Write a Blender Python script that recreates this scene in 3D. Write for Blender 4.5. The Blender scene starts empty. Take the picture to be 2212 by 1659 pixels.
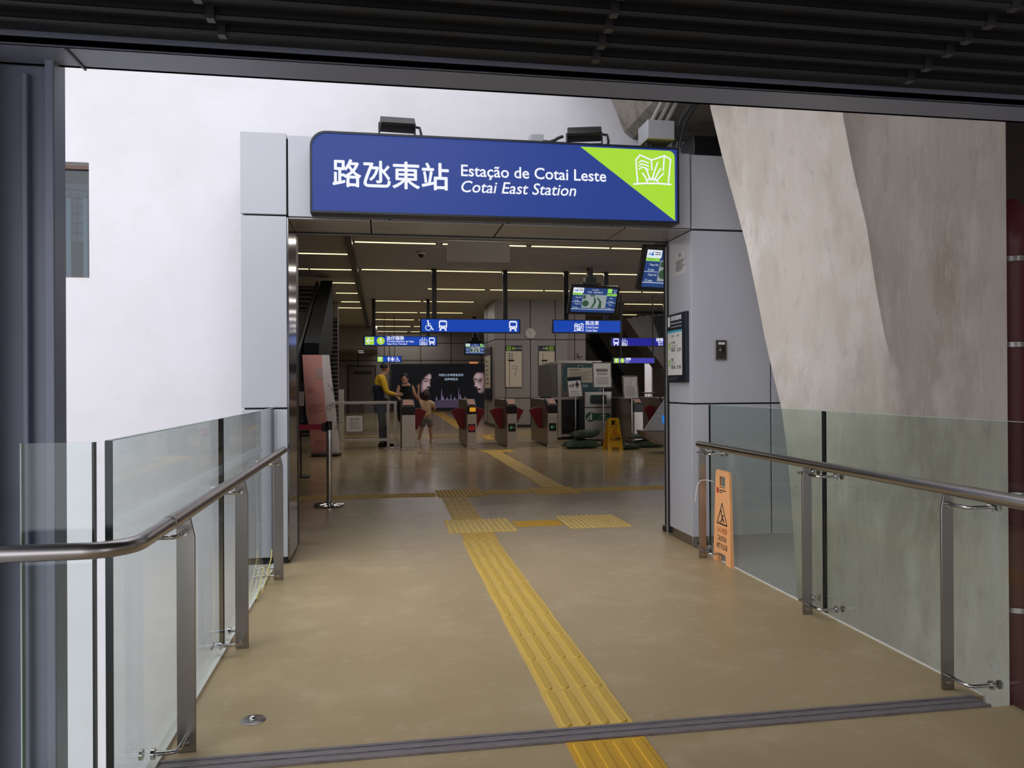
import bpy, bmesh, math, random
from mathutils import Vector, Matrix

# ---------------------------------------------------------------- camera, sky, exposure
scene = bpy.context.scene
COL = scene.collection
random.seed(7)

YAW, PITCH, ROLL = math.radians(9.55), 0.0023, 0.0056
right0 = Vector((math.cos(YAW), -math.sin(YAW), 0)); fwd0 = Vector((math.sin(YAW), math.cos(YAW), 0)); up0 = Vector((0, 0, 1))
fwd = fwd0 * math.cos(PITCH) + up0 * math.sin(PITCH)
upv = up0 * math.cos(PITCH) - fwd0 * math.sin(PITCH)
cam_x = right0 * math.cos(ROLL) - upv * math.sin(ROLL)
cam_y = right0 * math.sin(ROLL) + upv * math.cos(ROLL)
cam_data = bpy.data.cameras.new('camera'); cam = bpy.data.objects.new('camera', cam_data); COL.objects.link(cam)
cam.matrix_world = Matrix(((cam_x.x, cam_y.x, -fwd.x, 0), (cam_x.y, cam_y.y, -fwd.y, 0), (cam_x.z, cam_y.z, -fwd.z, 1.35), (0, 0, 0, 1)))
cam_data.sensor_width = 36; cam_data.lens = 36 * 1670 / 2212; cam_data.clip_start = 0.02; cam_data.clip_end = 300
scene.camera = cam

world = bpy.data.worlds.new('sky'); scene.world = world; world.use_nodes = True
bg = world.node_tree.nodes['Background']
bg.inputs['Color'].default_value = (0.93, 0.945, 1.0, 1); bg.inputs['Strength'].default_value = 2.0

sun_d = bpy.data.lights.new('sun', 'SUN'); sun_d.energy = 0.5; sun_d.angle = math.radians(40); sun_d.color = (1, 0.97, 0.93)
sun = bpy.data.objects.new('sun', sun_d); COL.objects.link(sun); sun.rotation_euler = (math.radians(38), 0, math.radians(-35))

vs = scene.view_settings
vs.view_transform = 'Standard'; vs.look = 'None'; vs.gamma = 1.0; vs.use_curve_mapping = False; vs.exposure = 0.0
cy = scene.cycles
cy.use_denoising = True; cy.max_bounces = 10; cy.transparent_max_bounces = 16; cy.glossy_bounces = 5; cy.diffuse_bounces = 5
cy.sample_clamp_indirect = 6.0; cy.caustics_reflective = False; cy.caustics_refractive = False

# ---------------------------------------------------------------- helpers
def lin(c):
    def f(u):
        u = u / 255.0
        return u / 12.92 if u <= 0.04045 else ((u + 0.055) / 1.055) ** 2.4
    return (f(c[0]), f(c[1]), f(c[2]), 1)

def mat(name, rgb, rough=0.5, metal=0.0, emit=None, strength=0.0, spec=0.5, spots=None, bump=None, stretch=(1, 1, 1), coat=0.0):
    """spots = list of (scale, rgb, low, high) noise layers; bump = (scale, strength, distance)"""
    m = bpy.data.materials.new(name); m.use_nodes = True
    nt = m.node_tree; N = nt.nodes; L = nt.links; p = N['Principled BSDF']
    p.inputs['Base Color'].default_value = lin(rgb); p.inputs['Roughness'].default_value = rough; p.inputs['Metallic'].default_value = metal
    p.inputs['Specular IOR Level'].default_value = spec; p.inputs['Coat Weight'].default_value = coat
    if emit is not None:
        p.inputs['Emission Color'].default_value = lin(emit); p.inputs['Emission Strength'].default_value = strength
    if spots or bump:
        tc = N.new('ShaderNodeTexCoord'); mp = N.new('ShaderNodeMapping'); mp.inputs['Scale'].default_value = stretch
        L.new(tc.outputs['Object'], mp.inputs['Vector'])
    if spots:
        cur = None
        for (sc, col, lo, hi) in spots:
            nz = N.new('ShaderNodeTexNoise'); nz.inputs['Scale'].default_value = sc; nz.inputs['Detail'].default_value = 8
            nz.inputs['Roughness'].default_value = 0.62
            L.new(mp.outputs['Vector'], nz.inputs['Vector'])
            rp = N.new('ShaderNodeMapRange'); rp.inputs['From Min'].default_value = lo; rp.inputs['From Max'].default_value = hi
            L.new(nz.outputs['Fac'], rp.inputs['Value'])
            mx = N.new('ShaderNodeMix'); mx.data_type = 'RGBA'
            L.new(rp.outputs['Result'], mx.inputs['Factor'])
            if cur is None: mx.inputs['A'].default_value = lin(rgb)
            else: L.new(cur, mx.inputs['A'])
            mx.inputs['B'].default_value = lin(col)
            cur = mx.outputs['Result']
        L.new(cur, p.inputs['Base Color'])
    if bump:
        nz = N.new('ShaderNodeTexNoise'); nz.inputs['Scale'].default_value = bump[0]; nz.inputs['Detail'].default_value = 5
        L.new(mp.outputs['Vector'], nz.inputs['Vector'])
        bp = N.new('ShaderNodeBump'); bp.inputs['Strength'].default_value = bump[1]; bp.inputs['Distance'].default_value = bump[2]
        L.new(nz.outputs['Fac'], bp.inputs['Height']); L.new(bp.outputs['Normal'], p.inputs['Normal'])
    return m

def lit(name, rgb, s=1.0):
    """a backlit or screen surface: it gives off its own light"""
    return mat(name, (12, 12, 14), 0.35, emit=rgb, strength=s, spec=0.3)

def glass_mat(name, tint, refl=1.45):
    m = bpy.data.materials.new(name); m.use_nodes = True
    nt = m.node_tree; N = nt.nodes; L = nt.links
    N.remove(N['Principled BSDF'])
    tr = N.new('ShaderNodeBsdfTransparent'); tr.inputs['Color'].default_value = (*tint, 1)
    gl = N.new('ShaderNodeBsdfGlossy'); gl.inputs['Roughness'].default_value = 0.01
    # reflectance by angle, the same from both sides of a thin pane
    lw = N.new('ShaderNodeLayerWeight'); lw.inputs['Blend'].default_value = 0.5
    pw = N.new('ShaderNodeMath'); pw.operation = 'POWER'; pw.inputs[1].default_value = 5
    r0 = ((refl - 1) / (refl + 1)) ** 2
    ma = N.new('ShaderNodeMath'); ma.operation = 'MULTIPLY_ADD'; ma.inputs[1].default_value = 1 - r0; ma.inputs[2].default_value = r0
    mx = N.new('ShaderNodeMixShader')
    L.new(lw.outputs['Facing'], pw.inputs[0]); L.new(pw.outputs[0], ma.inputs[0])
    L.new(ma.outputs[0], mx.inputs['Fac']); L.new(tr.outputs[0], mx.inputs[1]); L.new(gl.outputs[0], mx.inputs[2])
    L.new(mx.outputs[0], N['Material Output'].inputs['Surface'])
    return m

class MB:
    """collects shapes into one mesh"""
    def __init__(s): s.v = []; s.f = []
    def add(s, vs, fs):
        b = len(s.v); s.v += [tuple(v) for v in vs]; s.f += [tuple(i + b for i in f) for f in fs]; return s
    def box(s, x0, x1, y0, y1, z0, z1):
        return s.add([(x0, y0, z0), (x1, y0, z0), (x1, y1, z0), (x0, y1, z0), (x0, y0, z1), (x1, y0, z1), (x1, y1, z1), (x0, y1, z1)],
                     [(0, 3, 2, 1), (4, 5, 6, 7), (0, 1, 5, 4), (1, 2, 6, 5), (2, 3, 7, 6), (3, 0, 4, 7)])
    def prism(s, pts, axis, a, b):
        n = len(pts)
        if axis == 'y': f = lambda u, v, w: (u, w, v)
        elif axis == 'x': f = lambda u, v, w: (w, u, v)
        else: f = lambda u, v, w: (u, v, w)
        vs = [f(u, v, a) for u, v in pts] + [f(u, v, b) for u, v in pts]
        return s.add(vs, [tuple(range(n))[::-1], tuple(range(n, 2 * n))] + [(i, (i + 1) % n, n + (i + 1) % n, n + i) for i in range(n)])
    def tube(s, pts, r, n=10):
        P = [Vector(p) for p in pts]; k = len(P)
        R = r if isinstance(r, (list, tuple)) else [r] * k
        T = [(P[min(i + 1, k - 1)] - P[max(i - 1, 0)]).normalized() for i in range(k)]
        a = T[0].orthogonal().normalized(); vs = []
        for i in range(k):
            a = (a - T[i] * a.dot(T[i])).normalized(); b = T[i].cross(a)
            for j in range(n):
                t = 2 * math.pi * j / n
                vs.append(P[i] + (a * math.cos(t) + b * math.sin(t)) * R[i])
        fs = [(i * n + j, i * n + (j + 1) % n, (i + 1) * n + (j + 1) % n, (i + 1) * n + j) for i in range(k - 1) for j in range(n)]
        return s.add(vs, fs + [tuple(range(n))[::-1], tuple(range((k - 1) * n, k * n))])
    def cyl(s, p0, p1, r, n=16): return s.tube([p0, p1], r, n)
    def lathe(s, prof, c=(0, 0, 0), n=24):
        k = len(prof); vs = []
        for (r, z) in prof:
            for j in range(n):
                t = 2 * math.pi * j / n
                vs.append((c[0] + r * math.cos(t), c[1] + r * math.sin(t), c[2] + z))
        fs = [(i * n + j, i * n + (j + 1) % n, (i + 1) * n + (j + 1) % n, (i + 1) * n + j) for i in range(k - 1) for j in range(n)]
        return s.add(vs, fs + [tuple(range(n))[::-1], tuple(range((k - 1) * n, k * n))])
    def ell(s, c, r, nu=16, nv=10, z0=-1.0, z1=1.0):
        prof = []
        a0, a1 = math.asin(max(-1, z0)), math.asin(min(1, z1)); vs = []
        for i in range(nv + 1):
            a = a0 + (a1 - a0) * i / nv
            rr = max(math.cos(a), 0.02)
            for j in range(nu):
                t = 2 * math.pi * j / nu
                vs.append((c[0] + r[0] * rr * math.cos(t), c[1] + r[1] * rr * math.sin(t), c[2] + r[2] * math.sin(a)))
        fs = [(i * nu + j, i * nu + (j + 1) % nu, (i + 1) * nu + (j + 1) % nu, (i + 1) * nu + j) for i in range(nv) for j in range(nu)]
        return s.add(vs, fs + [tuple(range(nu))[::-1], tuple(range(nv * nu, (nv + 1) * nu))])
    def build(s, name, material, parent=None, smooth=False, bevel=0.0, seg=2):
        me = bpy.data.meshes.new(name); me.from_pydata(s.v, [], s.f)
        bm = bmesh.new(); bm.from_mesh(me); bmesh.ops.recalc_face_normals(bm, faces=bm.faces); bm.to_mesh(me); bm.free()
        if smooth or bevel:
            me.polygons.foreach_set('use_smooth', [True] * len(me.polygons)); me.set_sharp_from_angle(angle=math.radians(38))
        me.materials.append(material)
        o = bpy.data.objects.new(name, me); COL.objects.link(o)
        if parent is not None: o.parent = parent
        if bevel:
            b = o.modifiers.new('bevel', 'BEVEL'); b.width = bevel; b.segments = seg; b.limit_method = 'ANGLE'; b.angle_limit = math.radians(40)
            b.harden_normals = False
        return o

def thing(name, label, cat, loc=(0, 0, 0), rotz=0.0, group=None):
    o = bpy.data.objects.new(name, None); COL.objects.link(o); o.location = loc; o.rotation_euler = (0, 0, rotz); o.empty_display_size = 0.1
    o['label'] = label; o['category'] = cat
    if group: o['group'] = group
    return o

def tag(o, label, cat, group=None, kind=None):
    o['label'] = label; o['category'] = cat
    if group: o['group'] = group
    if kind: o['kind'] = kind
    return o

def struct(o, label=None):
    o['kind'] = 'structure'
    if label: o['label'] = label
    return o

class Face:
    """a flat face with its own u, v axes on which thin layers and lettering are laid"""
    def __init__(s, O, U=(1, 0, 0), V=(0, 0, 1)):
        s.O = Vector(O); s.U = Vector(U).normalized(); s.V = Vector(V).normalized(); s.N = s.U.cross(s.V)
    def pt(s, u, v, n=0.0): return s.O + s.U * u + s.V * v + s.N * n
    def art(s, n0=0.0, th=0.001): return Art(s, n0, th)
    def text(s, name, body, material, parent, u, v, w=None, h=None, size=0.1, bold=0.0, shear=0.0, n0=0.0, th=0.001, align='l', heavy=0.0):
        cu = bpy.data.curves.new('lettering', 'FONT'); cu.body = body; cu.size = 1.0; cu.shear = shear; cu.offset = bold
        cu.resolution_u = 3
        ob = bpy.data.objects.new('lettering', cu); COL.objects.link(ob)
        dg = bpy.context.evaluated_depsgraph_get(); me = bpy.data.meshes.new_from_object(ob.evaluated_get(dg), depsgraph=dg)
        bpy.data.objects.remove(ob); bpy.data.curves.remove(cu)
        xs = [p.co.x for p in me.vertices]; ys = [p.co.y for p in me.vertices]
        if not xs: return None
        sx = size
        if w: sx = w / (max(xs) - min(xs))
        sy = sx
        y0 = 0.0
        if h: sy = h / (max(ys) - min(ys)); y0 = min(ys)
        x0 = min(xs) if align == 'l' else (max(xs) if align == 'r' else (min(xs) + max(xs)) / 2)
        if heavy:   # a heavier weight: the same strokes laid again with small shifts
            vv = [p.co.copy() for p in me.vertices]; ff = [tuple(q.vertices) for q in me.polygons]; k = len(vv); h_ = heavy / sx
            V2 = []; F2 = []
            for i, (du, dv) in enumerate(((0, 0), (h_, 0), (-h_, 0), (0, h_), (0, -h_))):
                V2 += [(p.x + du, p.y + dv, 0) for p in vv]; F2 += [tuple(j + i * k for j in f) for f in ff]
            me.clear_geometry(); me.from_pydata(V2, [], F2)
        for i, p in enumerate(me.vertices):
            lift = 0.0002 * (i // k) if heavy else 0.0
            p.co = s.pt(u + (p.co.x - x0) * sx, v + (p.co.y - y0) * sy, n0 + th + lift)
        me.materials.clear(); me.materials.append(material)
        o = bpy.data.objects.new(name, me); COL.objects.link(o); o.parent = parent
        return o

class Art(MB):
    def __init__(s, face, n0, th): super().__init__(); s.F = face; s.n0 = n0; s.th = th
    def poly(s, pts, dn=0.0):
        n = len(pts); F = s.F
        vs = [F.pt(u, v, s.n0 + dn) for u, v in pts] + [F.pt(u, v, s.n0 + s.th + dn) for u, v in pts]
        return s.add(vs, [tuple(range(n))[::-1], tuple(range(n, 2 * n))] + [(i, (i + 1) % n, n + (i + 1) % n, n + i) for i in range(n)])
    def rect(s, u0, v0, u1, v1, dn=0.0): return s.poly([(u0, v0), (u1, v0), (u1, v1), (u0, v1)], dn)
    def rrect(s, u0, v0, u1, v1, r, dn=0.0, corners=(1, 1, 1, 1)):
        return s.poly(rr_pts(u0, v0, u1, v1, r, corners), dn)
    def disc(s, u, v, r, n=24, dn=0.0, ry=None):
        ry = ry or r
        return s.poly([(u + r * math.cos(2 * math.pi * i / n), v + ry * math.sin(2 * math.pi * i / n)) for i in range(n)], dn)
    def stroke(s, pts, w, dn=0.0, closed=False):
        if closed: pts = list(pts) + [pts[0], pts[1]]
        for i in range(len(pts) - 1):
            (a, b), (c, d) = pts[i], pts[i + 1]
            l = math.hypot(c - a, d - b) or 1e-6; nx, ny = -(d - b) / l * w / 2, (c - a) / l * w / 2
            ex, ey = (c - a) / l * w * 0.3, (d - b) / l * w * 0.3
            k = (i % 2) * s.th * 0.1
            s.poly([(a + nx - ex, b + ny - ey), (a - nx - ex, b - ny - ey), (c - nx + ex, d - ny + ey), (c + nx + ex, d + ny + ey)], dn + k)
        return s
    def ring(s, u, v, r, w, a0=0.0, a1=360.0, n=28, dn=0.0):
        p = [(math.radians(a0 + (a1 - a0) * i / n)) for i in range(n + 1)]
        for i in range(n):
            q = [(u + (r - w / 2) * math.cos(p[i]), v + (r - w / 2) * math.sin(p[i])), (u + (r + w / 2) * math.cos(p[i]), v + (r + w / 2) * math.sin(p[i])),
                 (u + (r + w / 2) * math.cos(p[i + 1]), v + (r + w / 2) * math.sin(p[i + 1])), (u + (r - w / 2) * math.cos(p[i + 1]), v + (r - w / 2) * math.sin(p[i + 1]))]
            s.poly(q, dn)
        return s

def rr_pts(u0, v0, u1, v1, r, corners=(1, 1, 1, 1), k=6):
    """corner order: lower left, lower right, upper right, upper left"""
    out = []
    for (cu, cv, a, on, qu, qv) in ((u0 + r, v0 + r, 180, corners[0], u0, v0), (u1 - r, v0 + r, 270, corners[1], u1, v0),
                                    (u1 - r, v1 - r, 0, corners[2], u1, v1), (u0 + r, v1 - r, 90, corners[3], u0, v1)):
        if not on: out.append((qu, qv)); continue
        for i in range(k + 1):
            t = math.radians(a + 90 * i / k); out.append((cu + r * math.cos(t), cv + r * math.sin(t)))
    return out

# pictograms, drawn on a Face; (u, v) is the lower left corner, h the height
def train_icon(F, u, v, h, white, dark, parent, n0):
    w = h * 0.78
    a = F.art(n0, 0.004); a.rrect(u, v + h * 0.2, u + w, v + h, h * 0.18)
    a.poly([(u + w * .05, v), (u + w * .25, v), (u + w * .32, v + h * .2), (u + w * .1, v + h * .2)])
    a.poly([(u + w * .95, v), (u + w * .75, v), (u + w * .68, v + h * .2), (u + w * .9, v + h * .2)])
    o = a.build('train_symbol', white, parent)
    b = F.art(n0 + 0.006, 0.003); b.rrect(u + w * .14, v + h * .5, u + w * .86, v + h * .84, h * .05)
    b.disc(u + w * .2, v + h * .33, h * .05, 10); b.disc(u + w * .8, v + h * .33, h * .05, 10); b.rect(u + w * .4, v + h * .4, u + w * .6, v + h * .44)
    b.build('train_window', dark, o)

def wheelchair_icon(F, u, v, h, white, parent, n0):
    a = F.art(n0, 0.004)
    a.disc(u + h * .33, v + h * .9, h * .09, 14)
    a.stroke([(u + h * .34, v + h * .8), (u + h * .38, v + h * .45)], h * .12)
    a.stroke([(u + h * .36, v + h * .65), (u + h * .58, v + h * .62)], h * .07)
    a.stroke([(u + h * .37, v + h * .45), (u + h * .62, v + h * .42), (u + h * .75, v + h * .1), (u + h * .84, v + h * .12)], h * .1)
    a.ring(u + h * .36, v + h * .27, h * .25, h * .07, 115, 375, 24)
    a.build('wheelchair_symbol', white, parent)

def lift_icon(F, u, v, h, white, parent, n0):
    a = F.art(n0, 0.004); w = h * 0.95; hb = h * 0.68
    a.stroke([(u, v), (u + w, v), (u + w, v + hb), (u, v + hb)], h * .06, closed=True)
    for i in range(4):
        x = u + w * (.2 + .16 * i); a.stroke([(x, v + hb * .12), (x, v + hb * .62)], h * .08); a.disc(x, v + hb * .76, h * .045, 8)
    a.ring(u + w * .8, v + hb * .28, h * .1, h * .04, n=12)
    for x, d in ((u + w * .33, 1), (u + w * .67, -1)):
        y0 = v + h * .78; y1 = v + h
        a.stroke([(x, y0), (x, y1)], h * .05)
        t = y1 if d > 0 else y0
        a.poly([(x - h * .09, t - d * h * .1), (x + h * .09, t - d * h * .1), (x, t + d * h * .02)][::d])
    a.build('escalator_symbol', white, parent)

def person_icon(a, u, v, h, dress=False):
    a.disc(u, v + h * .9, h * .095, 12)
    if dress: a.poly([(u - h * .1, v + h * .78), (u - h * .26, v + h * .3), (u + h * .26, v + h * .3), (u + h * .1, v + h * .78)])
    else: a.rect(u - h * .12, v + h * .38, u + h * .12, v + h * .78)
    a.rect(u - h * .1, v, u - h * .015, v + h * .4); a.rect(u + h * .015, v, u + h * .1, v + h * .4)
    a.stroke([(u - h * .14, v + h * .76), (u - h * .27, v + h * .42)], h * .06); a.stroke([(u + h * .14, v + h * .76), (u + h * .27, v + h * .42)], h * .06)

def arrow_icon(a, u, v, h, ang):
    c, s_ = math.cos(math.radians(ang)), math.sin(math.radians(ang))
    R = lambda p: (u + (p[0] * c - p[1] * s_) * h, v + (p[0] * s_ + p[1] * c) * h)
    a.stroke([R((-.45, 0)), R((.38, 0))], h * .14)
    a.stroke([R((.05, .36)), R((.42, 0)), R((.05, -.36))], h * .14, 0.0005)

def logo_icon(a, s, u, v, w, dn=0.0):
    """open book-like building with fountain strokes; s = size, (u, v) lower left"""
    P = lambda l: [(u + x * s, v + y * s) for x, y in l]
    a.stroke(P([(0.1, .04), (.06, .63), (.175, .76), (.475, .64), (.84, .77), (1.0, .68), (.94, .075)]), w, dn)
    a.stroke(P([(.48, .64), (.49, .39)]), w, dn + .0003); a.stroke(P([(.83, .75), (.80, .38)]), w, dn + .0003)
    a.stroke(P([(0.0, 0.0), (.3, .03), (.7, .04), (1.0, .025)]), w * 1.1, dn + .0006)
    for l in ([(.24, .29), (.32, .18), (.36, .09)], [(.32, .44), (.38, .3), (.44, .12)], [(.65, .59), (.56, .35), (.49, .12)], [(.73, .43), (.63, .27), (.55, .11)], [(.81, .31), (.7, .2), (.62, .1)]):
        a.stroke(P(l), w, dn + .0004)
    for k in range(3):
        y = .62 - .085 * k; a.stroke(P([(.14, y - .06), (.22, y), (.40, y - .06)]), w * .8, dn + .0005)
    a.ring(u + .5 * s, v + .0 * s, .17 * s, w * .8, 20, 160, 10, dn + .0007)
# ---------------------------------------------------------------- materials
M = {}
M['plaster'] = mat('white_plaster', (221, 219, 224), 0.85, spots=[(0.5, (209, 206, 207), .5, .75), (3.0, (212, 209, 207), .6, .8), (.9, (214, 212, 214), .52, .7)], bump=(1.6, .5, .03))
M['epoxy'] = mat('beige_epoxy_floor', (186, 163, 124), 0.34, spots=[(1.2, (176, 153, 114), .4, .7), (2.7, (202, 180, 142), .52, .74), (7, (204, 184, 148), .58, .76), (60, (166, 144, 108), .62, .74)], bump=(30, .06, .002), spec=0.45)
M['panel'] = mat('pale_grey_panel', (188, 189, 198), 0.28, bump=(60, .05, .001), spots=[(.7, (182, 183, 192), .4, .7)])
M['panel_back'] = mat('dark_joint', (38, 38, 40), 0.8)
M['soffit'] = mat('brushed_soffit', (168, 166, 168), 0.25, metal=.2, bump=(2.0, .12, .02))
M['mirror_steel'] = mat('polished_steel', (150, 150, 152), 0.12, metal=1.0, bump=(1.5, .15, .02))
M['steel'] = mat('brushed_steel', (158, 152, 150), 0.3, metal=1.0, bump=(120, .05, .001), stretch=(1, 1, .05))
M['rail_steel'] = mat('handrail_steel', (172, 167, 166), 0.28, metal=1.0)
M['chrome'] = mat('chrome', (200, 198, 196), 0.08, metal=1.0)
M['hall_steel'] = mat('gate_steel', (206, 198, 190), 0.28, metal=.6)
M['dark_steel'] = mat('charcoal_steel', (124, 130, 150), 0.42, spots=[(1.2, (132, 138, 158), .45, .7)])
M['bellows'] = mat('black_rubber', (30, 31, 36), 0.55, bump=(40, .2, .004))
M['rib'] = mat('dark_rib', (52, 50, 52), 0.45)
M['black'] = mat('black_plastic', (18, 18, 20), 0.4)
M['navy'] = mat('navy_frame', (22, 28, 42), 0.35)
M['concrete'] = mat('pier_concrete', (202, 192, 183), 0.8, stretch=(1, 1, .3),
                    spots=[(1.1, (178, 167, 156), .42, .70), (6, (216, 208, 200), .5, .7), (2.6, (166, 150, 131), .55, .78), (11, (180, 171, 162), .54, .72), (24, (196, 188, 178), .52, .66), (70, (134, 124, 114), .67, .73)], bump=(16, .35, .012))
M['beam_concrete'] = mat('rough_concrete', (150, 143, 132), 0.9, spots=[(6, (120, 112, 98), .45, .7), (30, (90, 82, 70), .62, .72)], bump=(25, .6, .015))
M['yellow'] = mat('yellow_tactile', (232, 194, 96), 0.5, spots=[(3, (222, 186, 104), .45, .7), (25, (212, 176, 86), .6, .75)])
M['yellow_bar'] = mat('yellow_tactile_bar', (216, 178, 76), 0.5, spots=[(30, (202, 166, 72), .55, .75)])
M['yellow_bright'] = mat('bright_yellow_tactile', (224, 172, 42), 0.5, spots=[(20, (208, 158, 40), .55, .75)])
M['yellow_old'] = mat('worn_yellow_tactile', (226, 182, 76), 0.5, spots=[(8, (210, 168, 72), .45, .7)])
M['pad'] = mat('pale_yellow_pad', (236, 204, 122), 0.5, spots=[(10, (224, 192, 112), .45, .7)])
M['tape'] = mat('yellow_floor_tape', (205, 160, 40), 0.45)
M['red_tape'] = mat('brick_red_floor_tape', (120, 66, 46), 0.45)
M['glass'] = glass_mat('greenish_glass', (.905, .945, .93))
M['glass_green'] = glass_mat('green_glass', (.90, .95, .915))
M['glass_clear'] = glass_mat('clear_glass', (.94, .95, .95))
M['window_glass'] = mat('window_glass', (40, 50, 60), 0.05, spec=.8)
M['glass_edge'] = mat('dark_glass_edge', (26, 40, 40), 0.2)
M['sealant'] = mat('white_sealant', (226, 224, 214), 0.7, bump=(40, .5, .006))
M['sign_blue'] = lit('sign_blue', (42, 66, 146), 0.92)
M['sign_green'] = lit('sign_green', (172, 224, 58), 0.95)
M['sign_white'] = lit('sign_white', (240, 243, 252), 1.0)
M['hall_blue'] = lit('hall_sign_blue', (20, 66, 170), 1.0)
M['hall_purple'] = lit('hall_sign_purple', (58, 52, 168), 1.0)
M['deep_blue'] = lit('hall_sign_deep_blue', (22, 20, 140), 1.0)
M['hall_white'] = lit('hall_sign_white', (226, 230, 248), 1.0)
M['hall_green'] = lit('hall_sign_green', (168, 212, 60), 1.0)
M['screen_blue'] = lit('screen_blue', (36, 62, 116), 1.0)
M['screen_white'] = lit('screen_white', (222, 228, 238), 1.0)
M['screen_green'] = lit('screen_green', (150, 220, 90), 1.0)
M['screen_road'] = lit('screen_road', (140, 148, 150), 1.0)
M['screen_tree'] = lit('screen_tree', (48, 78, 56), 1.0)
M['screen_logo'] = lit('screen_logo', (30, 110, 190), 1.0)
M['strip'] = lit('strip_light', (255, 232, 170), 2.2)
M['ceiling'] = mat('slatted_ceiling', (204, 204, 210), 0.6)
M['hall_wall'] = mat('hall_wall_panel', (152, 146, 142), 0.4, spots=[(.4, (144, 138, 134), .4, .7)])
M['hall_pink'] = mat('pale_hall_panel', (176, 164, 160), 0.4)
M['hall_dark'] = mat('dark_hall_metal', (34, 34, 38), 0.4)
M['groove'] = mat('panel_groove', (52, 46, 42), 0.8)
M['slat'] = mat('louver_slat', (120, 114, 110), 0.5)
M['flap'] = mat('red_gate_flap', (124, 30, 38), 0.35)
M['gate_black'] = mat('gate_black', (24, 24, 26), 0.3)
M['gate_side'] = mat('gate_side', (126, 112, 100), 0.32, metal=.6)
M['reader'] = mat('copper_reader', (150, 92, 66), 0.4)
M['lamp_amber'] = lit('amber_label', (214, 150, 40), .8)
M['lamp_red'] = lit('red_no_entry', (190, 40, 40), .8)
M['lamp_green'] = lit('green_arrow', (70, 130, 84), .6)
M['paper'] = mat('white_paper', (214, 212, 210), 0.7)
M['cream'] = mat('cream_board', (214, 202, 184), 0.6)
M['ink'] = mat('dark_ink', (40, 38, 40), 0.7)
M['grey_ink'] = mat('grey_ink', (120, 116, 114), 0.7)
M['red_ink'] = mat('red_ink', (186, 42, 38), 0.6)
M['white_ink'] = mat('white_print', (232, 232, 236), 0.6)
M['green_ink'] = mat('lime_print', (150, 200, 60), 0.6)
M['cyan_ink'] = mat('cyan_print', (70, 170, 196), 0.6)
M['teal'] = mat('teal_board', (44, 88, 92), 0.5)
M['bin_green'] = mat('bin_green', (36, 82, 62), 0.5)
M['sandbag'] = mat('dark_green_sandbag', (56, 72, 54), 0.9, bump=(25, .4, .01), spots=[(8, (42, 56, 44), .45, .7)])
M['wet_yellow'] = mat('yellow_wet_floor_plastic', (222, 172, 30), 0.35)
M['wet_orange'] = mat('orange_wet_floor_plastic', (255, 186, 128), 0.45)
M['banner_pink'] = mat('dusty_pink_fabric', (238, 172, 168), 0.85)
M['banner_white'] = mat('white_fabric', (240, 234, 238), 0.85)
M['belt'] = mat('red_belt', (170, 30, 62), 0.6)
M['alu'] = mat('grey_box', (168, 168, 174), 0.4, metal=.3)
M['rust'] = mat('weathered_box_bottom', (150, 146, 92), 0.6, spots=[(14, (110, 84, 50), .6, .7)])
M['conduit'] = mat('grey_conduit', (150, 148, 146), 0.45)
M['cable'] = mat('black_cable', (28, 32, 34), 0.5)
M['pipe_red'] = mat('dark_red_pipe', (96, 34, 38), 0.4)
M['wire'] = mat('yellow_wire', (222, 206, 130), 0.6)
M['string'] = mat('white_string', (228, 224, 220), 0.8)
M['skin'] = mat('skin', (196, 148, 120), 0.55)
M['hair'] = mat('black_hair', (26, 22, 22), 0.5)
M['shirt_yellow'] = mat('yellow_shirt', (226, 182, 44), 0.8)
M['cloth_navy'] = mat('navy_cloth', (30, 34, 52), 0.85)
M['cloth_black'] = mat('black_cloth', (22, 22, 28), 0.85)
M['tee'] = mat('cream_tee', (222, 190, 150), 0.85)
M['shorts'] = mat('grey_shorts', (128, 118, 108), 0.85)
M['shoe_black'] = mat('black_shoe', (20, 20, 22), 0.5)
M['shoe_white'] = mat('white_shoe', (206, 200, 194), 0.6)
M['poster_black'] = lit('poster_black', (10, 11, 16), 1.0)
M['poster_skin'] = lit('poster_skin', (176, 150, 152), .75)
M['poster_shadow'] = lit('poster_shadow', (92, 70, 74), .8)
M['poster_lilac'] = lit('poster_lilac', (112, 98, 132), .8)
M['poster_grey'] = lit('poster_grey', (66, 56, 76), .8)
M['poster_text'] = lit('poster_text', (170, 190, 214), 1.0)
M['poster_red'] = lit('poster_red', (110, 22, 20), 1.0)
M['orange_tag'] = lit('orange_tag', (206, 132, 78), .8)
M['ground'] = mat('ground_concrete', (140, 138, 134), 0.9)
M['roofing'] = mat('dark_roof', (60, 62, 68), 0.7)
M['extin_brown'] = mat('brown_notice', (120, 70, 50), .6)

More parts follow.
